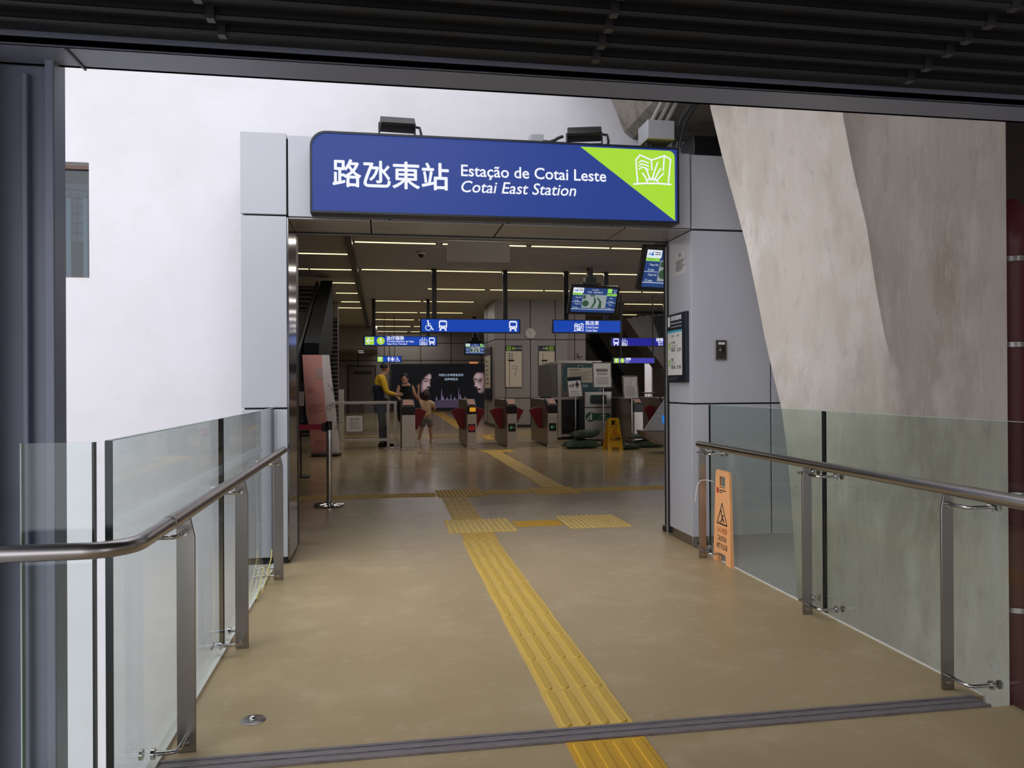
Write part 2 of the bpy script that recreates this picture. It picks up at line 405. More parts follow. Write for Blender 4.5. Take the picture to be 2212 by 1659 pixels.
# striped slat relief for the hall ceiling
def stripe_relief(m, axis_scale):
    nt = m.node_tree; N = nt.nodes; L = nt.links; p = N['Principled BSDF']
    tc = N.new('ShaderNodeTexCoord'); wv = N.new('ShaderNodeTexWave'); wv.wave_type = 'BANDS'; wv.bands_direction = 'Y'
    wv.inputs['Scale'].default_value = axis_scale; wv.inputs['Distortion'].default_value = 0
    L.new(tc.outputs['Object'], wv.inputs['Vector'])
    rp = N.new('ShaderNodeMapRange'); rp.inputs['From Min'].default_value = .08; rp.inputs['From Max'].default_value = .3
    L.new(wv.outputs['Fac'], rp.inputs['Value'])
    mx = N.new('ShaderNodeMix'); mx.data_type = 'RGBA'; mx.inputs['A'].default_value = lin((108, 108, 112)); mx.inputs['B'].default_value = lin((206, 206, 212))
    L.new(rp.outputs['Result'], mx.inputs['Factor']); L.new(mx.outputs['Result'], p.inputs['Base Color'])
    bp = N.new('ShaderNodeBump'); bp.inputs['Strength'].default_value = .5; bp.inputs['Distance'].default_value = .02
    L.new(rp.outputs['Result'], bp.inputs['Height']); L.new(bp.outputs['Normal'], p.inputs['Normal'])
stripe_relief(M['ceiling'], 1.6)

def polish_by_place(m):
    nt = m.node_tree; N = nt.nodes; L = nt.links; p = N['Principled BSDF']
    tc = N.new('ShaderNodeTexCoord'); sx = N.new('ShaderNodeSeparateXYZ'); L.new(tc.outputs['Object'], sx.inputs[0])
    nz = N.new('ShaderNodeTexNoise'); nz.inputs['Scale'].default_value = 1.5; nz.inputs['Detail'].default_value = 4; L.new(tc.outputs['Object'], nz.inputs['Vector'])
    ad = N.new('ShaderNodeMath'); ad.operation = 'MULTIPLY_ADD'; ad.inputs[1].default_value = 1.3; L.new(nz.outputs['Fac'], ad.inputs[0]); L.new(sx.outputs['Y'], ad.inputs[2])
    rp = N.new('ShaderNodeMapRange'); rp.inputs['From Min'].default_value = 6.6; rp.inputs['From Max'].default_value = 11.5
    rp.inputs['To Min'].default_value = .36; rp.inputs['To Max'].default_value = .16
    L.new(ad.outputs[0], rp.inputs['Value']); L.new(rp.outputs['Result'], p.inputs['Roughness'])
polish_by_place(M['epoxy'])

# ---------------------------------------------------------------- the setting
struct(MB().box(-1.2, 2.60, -4, 2.85, -.22, 0).build('floor_bridge', M['epoxy']))
struct(MB().box(-.795, 2.555, 2.96, 6.65, -.22, 0).build('floor_link', M['epoxy']))
w = MB(); w.box(-9, 17, 7.25, 42, -.22, 0); w.box(-.8, 2.78, 6.65, 7.25, -.22, 0)
struct(w.build('floor', M['epoxy']))
jt = MB(); jt.box(-.8, 2.5, 2.86, 2.95, -.1, .004); jt.box(-.8, 2.5, 2.852, 2.866, -.1, .009); jt.box(-.8, 2.5, 2.944, 2.958, -.1, .009); jt.box(-.8, 2.5, 2.90, 2.908, -.1, .008)
struct(jt.build('trim_1', mat('worn_joint_metal', (148, 140, 142), .5, metal=.35, spots=[(14, (126, 118, 120), .45, .65)], stretch=(1, 8, 1))), 'grey metal expansion joint across the floor')
struct(MB().box(-.828, -.795, 2.3, 6.1, -.3, .012).build('trim_2', M['sealant']), 'white sealant line along the glass')
struct(MB().box(2.555, 2.566, 2.96, 6.0, -.1, .006).build('trim_3', M['sealant']))
struct(MB().box(-30, 30, -30, 6.9, -6.3, -6).build('ground', M['ground']))
# white outer wall with the doorway cut out and a window hole
w = MB(); W0, W1 = 6.95, 7.25
w.box(-12, -3.1, W0, W1, -6, 9); w.box(-3.1, -2.405, W0, W1, -6, 2.27); w.box(-3.1, -2.405, W0, W1, 3.235, 9)
w.box(-2.405, -.80, W0, W1, -6, 9); w.box(-.80, 2.78, W0, W1, 3.1, 9); w.box(-.80, 2.78, W0, W1, -6, -.24); w.box(2.78, 9, W0, W1, -6, 9)
struct(w.build('wall_front', M['plaster']))
# window_1 in the white wall
wn = MB(); wn.box(-3.1, -2.405, 7.07, 7.12, 2.27, 2.29); wn.box(-3.1, -2.405, 7.07, 7.12, 3.21, 3.235); wn.box(-2.42, -2.405, 7.07, 7.12, 2.29, 3.21); wn.box(-3.1, -3.085, 7.07, 7.12, 2.29, 3.21)
win = struct(wn.build('window_1', mat('rusty_window_frame', (168, 140, 128), .7)))
MB().box(-3.085, -2.42, 7.09, 7.10, 2.29, 3.21).build('pane', glass_mat('window_pane', (.55, .62, .66), 1.7), win)
bl = MB()
for x in (-2.66, -2.525, -2.44, -2.9): bl.box(x, x + .035, 7.16, 7.18, 2.28, 2.98)
bl.build('inner_post', mat('pale_inner_post', (198, 212, 214), .5), win)
bars = MB()
for i, z in enumerate((2.68, 2.76, 2.84, 2.9, 2.97, 3.04)):
    bars.tube([(-3.08 + .067 * k, 7.2, z + .13 * math.exp(-k * .24) * (1 if i > 1 else .6)) for k in range(11)], .006, 5)
for k in range(10): bars.tube([(-3.06 + .067 * k, 7.21, 2.63), (-3.05 + .067 * k, 7.21, 3.0 + .16 * math.exp(-k * .24))], .006, 5)
bars.build('reflected_lattice', mat('dark_reflected_line', (52, 60, 72), .5), win)  # dark lines modelled to imitate a facade reflected in the pane
MB().box(-3.1, -2.405, 7.215, 7.24, 2.62, 3.12).build('reflected_facade', mat('blue_grey_reflection', (150, 166, 176), .6), win)  # pale sheet standing in for the bluish reflection in the glass
MB().box(-3.1, -2.405, 7.226, 7.248, 2.27, 3.235).build('inner_dark', mat('dark_room', (40, 46, 52), .8), win)

# hall shell
cl = MB(); cl.box(-.55, 9, 7.25, 42, 4.15, 4.35); cl.box(9, 17, 7.25, 33.2, 4.15, 4.35); struct(cl.build('ceiling', M['ceiling']))
struct(MB().box(-9, -.62, 7.25, 42, 4.15, 4.35).build('ceiling_left', M['ceiling']))
cd = MB(); cd.box(-.66, -.54, 7.25, 41, 4.04, 4.34); struct(cd.build('trim_4', M['hall_dark']), 'dark bulkhead line along the slatted ceiling')
def panel_wall(name, x0, x1, y0, y1, z0, z1, xs, zs, face_y, m=None):
    o = struct(MB().box(x0, x1, y0, y1, z0, z1).build(name, m or M['hall_wall']))
    g = MB()
    for x in xs: g.box(x - .02, x + .02, face_y - .006, face_y + .002, z0, z1)
    for z in zs: g.box(x0, x1, face_y - .006, face_y + .002, z - .02, z + .02)
    if xs or zs: g.build('panel_joint', M['groove'], o)
    return o
panel_wall('wall_back', -9, 9, 40.6, 40.8, 0, 4.15, [-6 + 1.6 * i for i in range(9)], [2.7, 3.6], 40.6)
struct(MB().box(-9.2, -9, 7.25, 41, 0, 4.15).build('wall_left', M['hall_wall']))
struct(MB().box(17, 17.2, 7.25, 34, 0, 4.15).build('wall_right', M['hall_wall']))
rb = MB(); rb.box(8.0, 11.55, 33, 33.2, 0, 4.15); rb.box(12.45, 17, 33, 33.2, 0, 4.15); rb.box(11.55, 12.45, 33, 33.2, 2.95, 4.15); rb.box(11.55, 12.45, 33, 33.2, 0, .75)
struct(rb.build('wall_right_rear', M['hall_wall']))
struct(MB().box(8.8, 9.0, 33.2, 40.6, 0, 4.15).build('wall_side', M['hall_wall']))
# block with the route maps and clock
mw = struct(MB().box(3.6, 6.0, 24.7, 27.3, 0, 4.15).build('wall_map', M['hall_wall']))
g = MB()
for x in (3.95, 4.77, 5.6): g.box(x - .012, x + .012, 24.692, 24.702, 0, 4.15)
for z in (.95, 2.85): g.box(3.6, 6.0, 24.692, 24.702, z - .012, z + .012)
g.box(3.592, 3.602, 24.7, 27.3, 2.84, 2.86); g.box(3.592, 3.602, 26.5, 26.53, 0, 4.15)
g.build('panel_joint', M['groove'], mw)
MB().box(3.58, 6.02, 24.68, 27.3, 0, .09).build('skirting', M['hall_dark'], mw)
pk = struct(MB().box(6.02, 6.78, 25.3, 26.3, 0, 4.15).build('column_pale', M['hall_pink']))
g = MB(); g.box(6.39, 6.41, 25.29, 25.305, 0, 4.15); g.box(6.02, 6.78, 25.29, 25.305, 2.88, 2.9); g.build('panel_joint', M['groove'], pk)

struct(MB().box(-2.3, 4.4, -9.2, -9, -.2, 3).build('wall_added_rear', M['hall_wall']))  # unseen end wall added to keep horizon light out of the fence glass
# unseen slab added to block sky over the gap's right half, and the dark tunnel frame at the near end
struct(MB().box(1.6, 14, -6, 6.9, 4.4, 5.0).build('ceiling_sky_block', M['beam_concrete']))
tf = MB()
tf.box(-1.85, 4.2, 2.74, 2.92, 2.47, 2.5); tf.box(-1.85, 4.2, 2.895, 2.92, 2.47, 2.95); tf.box(-1.85, 4.2, 2.74, 2.755, 2.47, 2.62)
fr = struct(tf.build('trim_5', M['dark_steel'], bevel=.004), 'dark steel beam framing the mouth of the covered bridge')
for x in (-1.02, ): MB().box(x - .004, x + .004, 2.745, 2.921, 2.464, 2.47).build('weld_seam', M['rib'], fr)
ps = MB(); ps.box(-1.13, -1.10, 2.86, 2.96, -.2, 2.6); ps.box(-1.36, -1.13, 2.93, 2.96, -.2, 2.6); ps.box(-1.9, -1.36, 2.93, 2.96, 2.2, 2.6); ps.box(-1.36, -1.31, 2.80, 2.96, -.2, 2.5); ps.box(-1.75, -1.36, 2.78, 2.81, -.2, 2.6); ps.box(-1.22, -1.20, 2.9, 2.935, -.2, 2.44)
struct(ps.build('trim_6', M['dark_steel'], bevel=.004), 'dark steel post framing the mouth of the covered bridge')
struct(MB().box(-2.2, 4.4, -4.5, 2.74, 2.515, 2.7).build('ceiling_bridge', M['bellows']))
struct(MB().box(5.6, 5.8, -6, 6.3, -6, 4.4).build('wall_added_side', mat('added_side_wall', (172, 164, 160), .8)))  # unseen wall added to cut light from the right and darken the pier
struct(MB().box(-2.4, 4.6, -4.6, 2.9, 2.95, 3.05).build('ceiling_roof', M['roofing']))
ribs = MB(); clips = MB()
for i, y in enumerate((2.60, 2.49, 2.37, 2.27, 2.16, 2.05)):
    z = 2.49
    ribs.box(-2.0, 4.3, y - .006, y + .006, z, 2.625)
    ribs.cyl((-2.0, y, z), (4.3, y, z), .009, 8)
    for x in (-.5 - .0, .74, 1.95): clips.box(x - .012 - i * .012, x + .012 - i * .012, y - .016, y + .016, z - .014, z + .05)
rbo = struct(ribs.build('trim_7', M['bellows']), 'black ribs of the bridge roof bellows')
clips.build('clip', M['rib'], rbo)
# ---------------------------------------------------------------- entrance portal of pale metal panels
po = thing('entrance_portal', 'pale grey metal panelled portal framing the station doorway', 'portal', (0, 0, 0))
def panel(x0, x1, y0, y1, z0, z1, m='panel'): MB().box(x0, x1, y0, y1, z0, z1).build('panel', M[m], po, bevel=.003)
bk = MB(); bk.box(-1.03, -.72, 6.125, 6.94, .0, 3.27); bk.box(-.72, 2.555, 6.13, 6.68, 2.675, 3.255); bk.box(-.79, 2.77, 6.68, 6.94, 2.82, 3.25); bk.box(2.62, 3.95, 6.125, 6.94, .09, 3.25); bk.box(2.60, 2.75, 6.2, 6.6, 0, .1); bk.box(2.62, 2.78, 6.60, 6.94, 0, .1)
bk.build('backing', M['panel_back'], po)
for z0, z1 in ((.055, 1.18), (1.194, 2.652), (2.666, 3.288)): panel(-1.05, -.713, 6.1, 6.62, z0, z1)
panel(-.698, .06, 6.1, 6.14, 2.655, 3.275); panel(.072, 1.0, 6.1, 6.14, 2.655, 3.275); panel(1.012, 1.86, 6.1, 6.14, 2.655, 3.275); panel(1.872, 2.541, 6.1, 6.14, 2.655, 3.275)
for x0, x1 in ((2.553, 3.247), (3.26, 3.94)):
    panel(x0, x1, 6.1, 6.62, 2.652, 3.268); panel(x0 - .008 * (x0 < 3), x1, 6.1, 6.62, 1.197, 2.636); panel(x0 - .008 * (x0 < 3), x1, 6.1, 6.62, .083, 1.184)
for i, (x0, x1) in enumerate(((-.698, -.085), (-.075, .955), (.967, 1.972), (1.984, 2.541))):
    MB().box(x0, x1, 6.112, 6.62, 2.638, 2.65).build('soffit_panel', M['soffit'], po, bevel=.002)
tr = MB(); tr.box(-.70, 2.545, 6.62, 6.68, 2.628, 2.68)
tr.build('door_track', M['hall_dark'], po, bevel=.003)
MB().box(-.70, 2.545, 6.63, 6.65, 2.622, 2.628).build('track_edge', M['steel'], po)
MB().box(-.713, -.70, 6.115, 6.64, .03, 2.648).build('reveal_plate', M['mirror_steel'], po, bevel=.002)
MB().box(-.76, -.713, 6.64, 6.94, .0, 2.64).build('reveal_plate', M['hall_dark'], po, bevel=.002)
MB().box(2.545, 2.60, 6.64, 6.70, .0, 2.6).build('door_guide', M['alu'], po, bevel=.003)
MB().box(2.535, 2.56, 6.61, 6.64, .02, 2.64).build('door_guide', M['hall_dark'], po)
MB().box(-1.0, -.73, 6.2, 6.6, 0, .05).build('plinth', M['steel'], po, bevel=.003)
f = MB(); f.box(2.555, 2.60, 6.13, 6.62, 0, .083); f.box(2.6, 2.9, 6.16, 6.18, .02, .083); f.box(2.69, 2.72, 6.12, 6.16, 0, .083)
f.build('plinth', M['steel'], po, bevel=.003)
MB().lathe([(.05, 0), (.055, .01), (.055, .05), (.045, .055)], (2.60, 6.80, 0), 18).build('floor_stop', M['hall_dark'], po, smooth=True)
tb = MB(); tb.box(-1.0, -.72, 6.3, 6.5, 3.288, 3.31); tb.box(-.72, -.5, 6.2, 6.4, 3.27, 3.30); tb.build('top_flashing', M['panel'], po)

# ---------------------------------------------------------------- big station sign above the doorway
sg = thing('station_sign', 'large backlit blue station name sign above the doorway', 'sign', (0, 6.1, 2.65))
F = Face((0, -.15, 0))
outer = rr_pts(-.523, .005, 2.38, .62, .12, (0, 0, 0, 1))
a = F.art(-.148, .148); a.poly(outer); a.build('box', M['navy'], sg, bevel=.004)
inner = rr_pts(-.507, .021, 2.364, .604, .108, (0, 0, 0, 1))
fm = MB(); n = len(outer)
vs_ = [F.pt(u, v, .012) for u, v in outer] + [F.pt(u, v, .012) for u, v in inner] + [F.pt(u, v, 0) for u, v in outer] + [F.pt(u, v, .0) for u, v in inner]
fs_ = []
for i in range(n):
    j = (i + 1) % n; fs_ += [(i, j, n + j, n + i), (2 * n + i, 2 * n + j, j, i), (n + i, n + j, 3 * n + j, 3 * n + i)]
fm.add(vs_, fs_); fm.build('frame', M['navy'], sg)
a = F.art(0, .002); a.poly(inner); a.build('blue_face', M['sign_blue'], sg)
a = F.art(.0022, .0015); a.poly([(1.562, .592), (2.346, .028)] + [(2.346, .53)] + rr_pts(2.2, .4, 2.346, .592, .05, (0, 0, 1, 0))[2:9]); a.build('green_triangle', M['sign_green'], sg)
a = F.art(.004, .0012); logo_icon(a, .31, 2.0, .312, .012); a.build('emblem', M['sign_white'], sg)
F.text('lettering', '路氹東站', M['sign_white'], sg, -.355, .207, w=.868, h=.205, heavy=.0035, n0=.003)
F.text('lettering', 'Estação de Cotai Leste', M['sign_white'], sg, .611, .323, w=1.16, bold=.012, n0=.003)
F.text('lettering', 'Cotai East Station', M['sign_white'], sg, .612, .199, w=.912, bold=.008, shear=.2, n0=.003)

def flood(x, y, z, w, label, tilt):
    t = thing('floodlight', label, 'floodlight', (x, y, z), tilt, 'floodlights on top of the station sign')
    b = MB(); b.prism([(-.13, .035), (-.145, .055), (-.06, .125), (.06, .13), (.075, .115), (.02, .03)], 'x', -w / 2, w / 2)
    b.build('housing', M['black'], t, bevel=.004)
    g = MB(); g.prism([(-.138, .052), (-.141, .056), (-.068, .117), (-.065, .112)], 'x', -w / 2 + .03, w / 2 - .03)
    g.build('lens', mat('lamp_lens', (66, 66, 70), .15), t)
    m = MB(); m.box(-w / 2 - .012, -w / 2, -.03, .03, 0, .09); m.box(w / 2, w / 2 + .012, -.03, .03, 0, .09); m.box(-w / 2 - .012, w / 2 + .012, -.03, .03, -.01, .002); m.build('bracket', M['hall_dark'], t)
    c = MB(); c.tube([(w / 2 - .02, .05, .1), (w / 2 + .05, .05, .09), (w / 2 + .06, .03, .03), (w / 2 + .05, .02, -.01)], .011, 8); c.build('power_cable', M['cable'], t, smooth=True)
    return t
flood(.125, 6.03, 3.284, .26, 'black floodlight on the sign top edge, nearer the white wall', .05)
fl2 = flood(1.615, 6.03, 3.284, .27, 'black floodlight on the sign top edge, beside the small grey box', -.25)
b = MB(); b.box(1.17, 1.275, 6.0, 6.09, 3.27, 3.345); jb = b.build('junction_box', M['alu'], bevel=.004)
tag(jb, 'small grey junction box on top of the sign', 'junction box')
c = MB(); c.tube([(1.275, 6.04, 3.3), (1.33, 6.03, 3.295), (1.37, 6.03, 3.31), (1.40, 6.03, 3.33), (1.44, 6.03, 3.345)], .013, 8)
tag(c.build('power_cable', M['cable'], smooth=True), 'black cable from the small grey box to a floodlight', 'cable')

# ---------------------------------------------------------------- concrete pier and crosshead to the right
Lp = [(2.42, 5.7, 4.5), (2.502, 5.6, 3.47), (2.568, 5.559, 3.123), (2.648, 5.518, 2.762), (2.727, 5.477, 2.404), (2.79, 5.436, 2.014), (2.83, 5.395, 1.698), (2.866, 5.355, 1.454), (2.915, 5.314, 1.179), (2.93, 5.273, .907), (2.939, 5.232, .572), (2.943, 5.191, .175), (2.938, 5.15, -.183), (2.93, 5.1, -3.0)]
Rp = [(2.9, 4.75, 4.5), (3.03, 4.75, 3.4), (3.07, 4.75, 3.123), (3.146, 4.75, 2.762), (3.238, 4.75, 2.404), (3.30, 4.75, 2.014), (3.36, 4.75, 1.698), (3.425, 4.75, 1.454), (3.478, 4.75, 1.179), (3.51, 4.76, .907), (3.54, 4.78, .572), (3.56, 4.8, .175), (3.575, 4.82, -.183), (3.58, 4.8, -3.0)]
Lp = [(x * q, y * q, 1.35 - (1.35 - z) * q) if z > -1 else (x * q, y * q, z) for (x, y, z), q in zip(Lp, (1, 1, 1, 1, .995, .985, .975, .965, .955, .95, .945, .94, .94, .94))]
Pp = [(4.262, 4.7, z) for (_, _, z) in Lp]
pv = []; NS = 9
for i in range(len(Lp)):
    l, r, p = Vector(Lp[i]), Vector(Rp[i]), Vector(Pp[i])
    r.z = l.z; t0 = min(1, i / 9.0)
    row = []
    for k in range(NS):
        t = k / (NS - 1); q = l.lerp(r, t); bul = math.sin(math.pi * t) * .05 * (1 - t0)
        row.append(q + Vector((-.5 * bul, -bul, 0)))
    c1 = r + (p - r) * .06 + Vector((0, .035 * (1 - t0), 0))
    row += [c1, r.lerp(p, .3) + Vector((0, .03 * (1 - t0), 0)), r.lerp(p, .65), p, Vector((4.262, 6.3, l.z)), Vector((3.95, 6.28, l.z)), Vector((l.x + .45, l.y + .35, l.z))]
    pv.append(row)
m = MB(); nr = len(pv[0])
for row in pv: m.v += [tuple(q) for q in row]
for i in range(len(pv) - 1):
    for j in range(nr):
        m.f.append((i * nr + j, i * nr + (j + 1) % nr, (i + 1) * nr + (j + 1) % nr, (i + 1) * nr + j))
m.f += [tuple(range(nr)), tuple(range((len(pv) - 1) * nr, len(pv) * nr))]
pier = m.build('concrete_pier', M['concrete'], smooth=True)
struct(pier, 'massive weathered concrete pier leaning beside the doorway')
ch = MB(); ch.prism([(1.95, 4.4), (2.15, 3.947), (2.245, 3.714), (2.325, 3.655), (5.0, 3.65), (5.0, 4.4)], 'y', 5.2, 6.94)
struct(ch.build('beam_crosshead', M['beam_concrete']), 'rough concrete crosshead with chamfered edge above the sign')
jb = thing('junction_box', 'larger grey junction box below the concrete crosshead, over the sign corner', 'junction box', (2.22, 6.0, 3.325))
b = MB(); b.box(-.112, .112, -.09, .15, .004, .15); b.build('box', M['alu'], jb, bevel=.003)
b = MB(); b.box(-.112, .112, -.09, .15, -.004, .004); b.build('bottom_plate', M['rust'], jb)
b = MB()
for dx in (-.09, -.055): b.cyl((dx, 0, -.002), (dx, .0, -.045), .012, 8)
b.build('cable_gland', M['cable'], jb)
for i, dx in enumerate((-.06, 0.0, .06)):
    c = MB(); c.tube([(2.22 + dx, 5.96, 3.478), (2.26 + dx, 5.85, 3.59), (2.27 + dx, 5.75, 3.625), (2.28 + dx, 5.25, 3.629)], .018, 10)
    tag(c.build('conduit', M['conduit'], smooth=True), ['grey conduit under the crosshead, outermost over the sign', 'grey conduit under the crosshead, middle of the three', 'grey conduit under the crosshead, next to the black cables'][i], 'conduit', 'conduits under the concrete crosshead')
for i, dx in enumerate((0, .045)):
    c = MB(); c.tube([(2.36 + dx, 6.0, 3.296), (2.37 + dx, 5.99, 3.36), (2.38 + dx, 5.97, 3.42), (2.40 + dx, 5.93, 3.5), (2.45 + dx, 5.82, 3.59), (2.5 + dx, 5.7, 3.625), (2.55 + dx, 5.3, 3.63)], .015, 8)
    tag(c.build('power_cable', M['cable'], smooth=True), ['thick black cable curling round the larger grey box, inner one', 'thick black cable curling round the larger grey box, outer one'][i], 'cable', 'black cables round the larger grey box')
b = MB(); b.box(2.66, 2.92, 6.3, 6.6, 3.30, 3.5); tag(b.build('black_box', M['black'], bevel=.01), 'black box on top of the portal under the crosshead', 'box')
pp = thing('red_pipe', 'dark red pipe with steel clamps beside the concrete pier', 'pipe', (4.93, 5.4, -1.5))
MB().lathe([(.14, -3), (.14, 3.9), (.15, 3.92), (.15, 4.02), (.14, 4.06), (.13, 4.2), (.06, 4.3)], n=24).build('pipe_body', M['pipe_red'], pp, smooth=True)
for z in (3.82, 3.15, 1.98, 1.08):
    MB().lathe([(.141, -.025), (.148, -.02), (.148, .02), (.141, .025)], (0, 0, z), 24).build('clamp', M['steel'], pp, smooth=True)
b = MB(); b.box(4.4, 9, 5.9, 6.3, -6, 4.4); struct(b.build('wall_dark_rear', mat('dark_brown_wall', (70, 58, 56), .8)))

b = MB(); b.box(2.80, 4.2, 6.3, 6.94, -1.5, .05); struct(b.build('wall_ledge', M['plaster']))
b = MB(); b.box(-1.66, -1.525, 2.768, 2.78, .93, 1.165); tag(b.build('wall_plate', M['paper'], bevel=.004), 'white plate on the dark post, at the picture edge behind the bent handrail', 'plate')
# ---------------------------------------------------------------- glass balustrades
M['pale_edge'] = mat('pale_glass_edge', (170, 190, 184), .3)
def glass_panel(label, x, y0, y1, z0, z1, m, grp, edges=(1, 1)):
    t = thing('glass_balustrade', label, 'glass panel', (x, y0, z0), 0, grp); h = z1 - z0; L_ = y1 - y0
    q = .01 if x < 0 else .006
    MB().box(-q, q, .003, L_ - .003, 0, h).build('pane', M[m], t)
    MB().box(-q - .001, q + .001, 0, .003, 0, h).build('pane_edge', M['glass_edge'], t)
    MB().box(-q - .001, q + .001, L_ - .003, L_, 0, h).build('pane_edge', M['glass_edge'], t)
    MB().box(-q, q, .003, L_ - .003, h - .0005, h + .0015).build('top_edge', M['pale_edge'], t)
    return t
GL = 'glass balustrade panels along the white wall'; GR = 'glass balustrade panels along the concrete pier'
glass_panel('glass balustrade panel nearest the camera on the white wall side', -.82, 2.52, 4.175, -.3, 1.19, 'glass', GL)
glass_panel('glass balustrade panel meeting the portal on the white wall side', -.82, 4.192, 6.08, -.3, 1.19, 'glass', GL)
glass_panel('glass balustrade panel meeting the portal on the pier side', 2.575, 4.21, 5.82, -.3, 1.19, 'glass_green', GR)
glass_panel('large glass balustrade panel in front of the pier, nearest the camera', 2.575, 1.2, 4.19, -.3, 1.19, 'glass_green', GR)
t = thing('glass_balustrade', 'narrow glass panel in front of the dark post, behind the bent handrail', 'glass panel', (-1.05, 2.5, -.3))
MB().box(0, .193, -.01, .01, 0, 1.488).build('pane', M['glass'], t)
MB().box(.193, .199, -.011, .011, 0, 1.488).build('pane_edge', M['glass_edge'], t); MB().box(-.004, 0, -.011, .011, 0, 1.488).build('pane_edge', M['pale_edge'], t)

# ---------------------------------------------------------------- handrails
def arm(parent, p, dx, dy, z):
    """bent standoff rod from a post to the glass with a disc at its end"""
    s_ = 1 if dx > 0 else -1
    b = MB(); pts = [(p[0], p[1], z)]
    for k in range(7):
        a_ = math.pi / 2 * k / 6
        pts.append((p[0] + s_ * .03 * (1 - math.cos(a_)) , p[1] + (abs(dy) - .03) * (1 if dy > 0 else -1) + .03 * math.sin(a_) * (1 if dy > 0 else -1), z))
    pts.append((p[0] + dx, p[1] + dy, z))
    b.tube(pts, .0085, 10)
    b.cyl((p[0] + dx - s_ * .012, p[1] + dy, z), (p[0] + dx, p[1] + dy, z), .019, 16)
    b.cyl((p[0] + dx + s_ * .0275, p[1] + dy, z), (p[0] + dx + s_ * .038, p[1] + dy, z), .019, 16)
    b.build('standoff', M['chrome'], parent, smooth=True)
def rail_post(root, x, y, side, hw=.033, both=True):
    """flat steel plate post with a chamfered head; side -1 = glass towards -x"""
    z1 = .865
    b = MB(); b.prism([(x - hw, 0), (x + hw, 0), (x + hw, z1 - .07), (x + hw * .55, z1), (x - hw * .2, z1), (x - hw, z1 - .03)] if side < 0 else
                      [(x - hw, 0), (x + hw, 0), (x + hw, z1 - .03), (x + hw * .2, z1), (x - hw * .55, z1), (x - hw, z1 - .07)], 'y', y - .006, y + .006)
    p = b.build('post', M['steel'], root, bevel=.0015)
    gx = -.8075 if side < 0 else 2.5665
    for z in (.06, z1 - .045):
        for dy in ((-.13, .11) if both else (-.13,)):
            arm(p, (x, y, z), gx - x, dy, z)
    for z in (.81, .03):
        c = MB(); c.cyl((x, y - .012, z), (x, y + .012, z), .009, 10); c.build('bolt', M['chrome'], p, smooth=True)
def bend(c, r, a0, a1, z, n=8): return [(c[0] + r * math.cos(math.radians(a0 + (a1 - a0) * i / n)), c[1] + r * math.sin(math.radians(a0 + (a1 - a0) * i / n)), z) for i in range(n + 1)]
hl = thing('handrail', 'bent tubular steel handrail on the white wall side', 'handrail', (0, 0, 0))
b = MB(); b.tube([(-.72, 5.93, .885), (-.72, 5.92, .885), (-.72, 2.86, .885)], .0265, 18); b.ell((-.72, 5.93, .885), (.0265, .012, .0265)); b.build('rail', M['rail_steel'], hl, smooth=True)
b = MB(); b.tube([(-.72, 2.88, .885), (-.72, 2.52, .885)] + bend((-.84, 2.50), .12, 0, -90, .885) + [(-2.4, 2.38, .885)], .0245, 18); b.build('bent_rail', M['rail_steel'], hl, smooth=True)
b = MB(); b.tube([(-.72, 2.90, .885), (-.72, 2.80, .885)], .0275, 18); b.build('sleeve', M['rail_steel'], hl, smooth=True)
for y, bo in ((3.03, False), (4.18, True), (5.61, True)): rail_post(hl, -.72, y, -1, both=bo)
hr = thing('handrail', 'straight tubular steel handrail on the concrete pier side', 'handrail', (0, 0, 0))
b = MB(); b.tube([(2.45, 5.74, .885), (2.45, 2.93, .885)], .0265, 18); b.ell((2.45, 5.742, .885), (.0265, .012, .0265)); b.build('rail', M['rail_steel'], hr, smooth=True)
b = MB(); b.tube([(2.45, 2.96, .885), (2.45, 1.3, .885)], .0285, 18); b.build('outer_rail', M['rail_steel'], hr, smooth=True)
for y, bo in ((3.05, False), (4.19, True), (5.69, True)): rail_post(hr, 2.455, y, 1, hw=.029, both=bo)
for lbl, pts in (('pale yellow wire tied round the far post foot by the white wall', [(-.76, 5.58, .02), (-.79, 5.57, .1), (-.795, 5.45, .13), (-.795, 5.25, .03), (-.785, 5.05, .02), (-.77, 5.2, .025), (-.765, 5.42, .1), (-.762, 5.57, .17), (-.76, 5.58, .22)]),):
    c = MB(); P = [Vector(p) for p in pts]; c.tube(pts, .004, 6); tag(c.build('wire_tie', M['wire'], smooth=True), lbl, 'wire')
c = MB(); c.lathe([(.05, 0), (.05, .002), (.046, .004), (.0, .0045)], (0, 0, 0), 28)
fa = thing('floor_anchor', 'round steel disc with domed bolt set in the floor', 'floor anchor', (-.522, 3.27, 0))
c.build('disc', M['steel'], fa, smooth=True); c = MB(); c.ell((0, 0, .004), (.015, .015, .016), z0=0); c.build('domed_bolt', M['chrome'], fa, smooth=True)

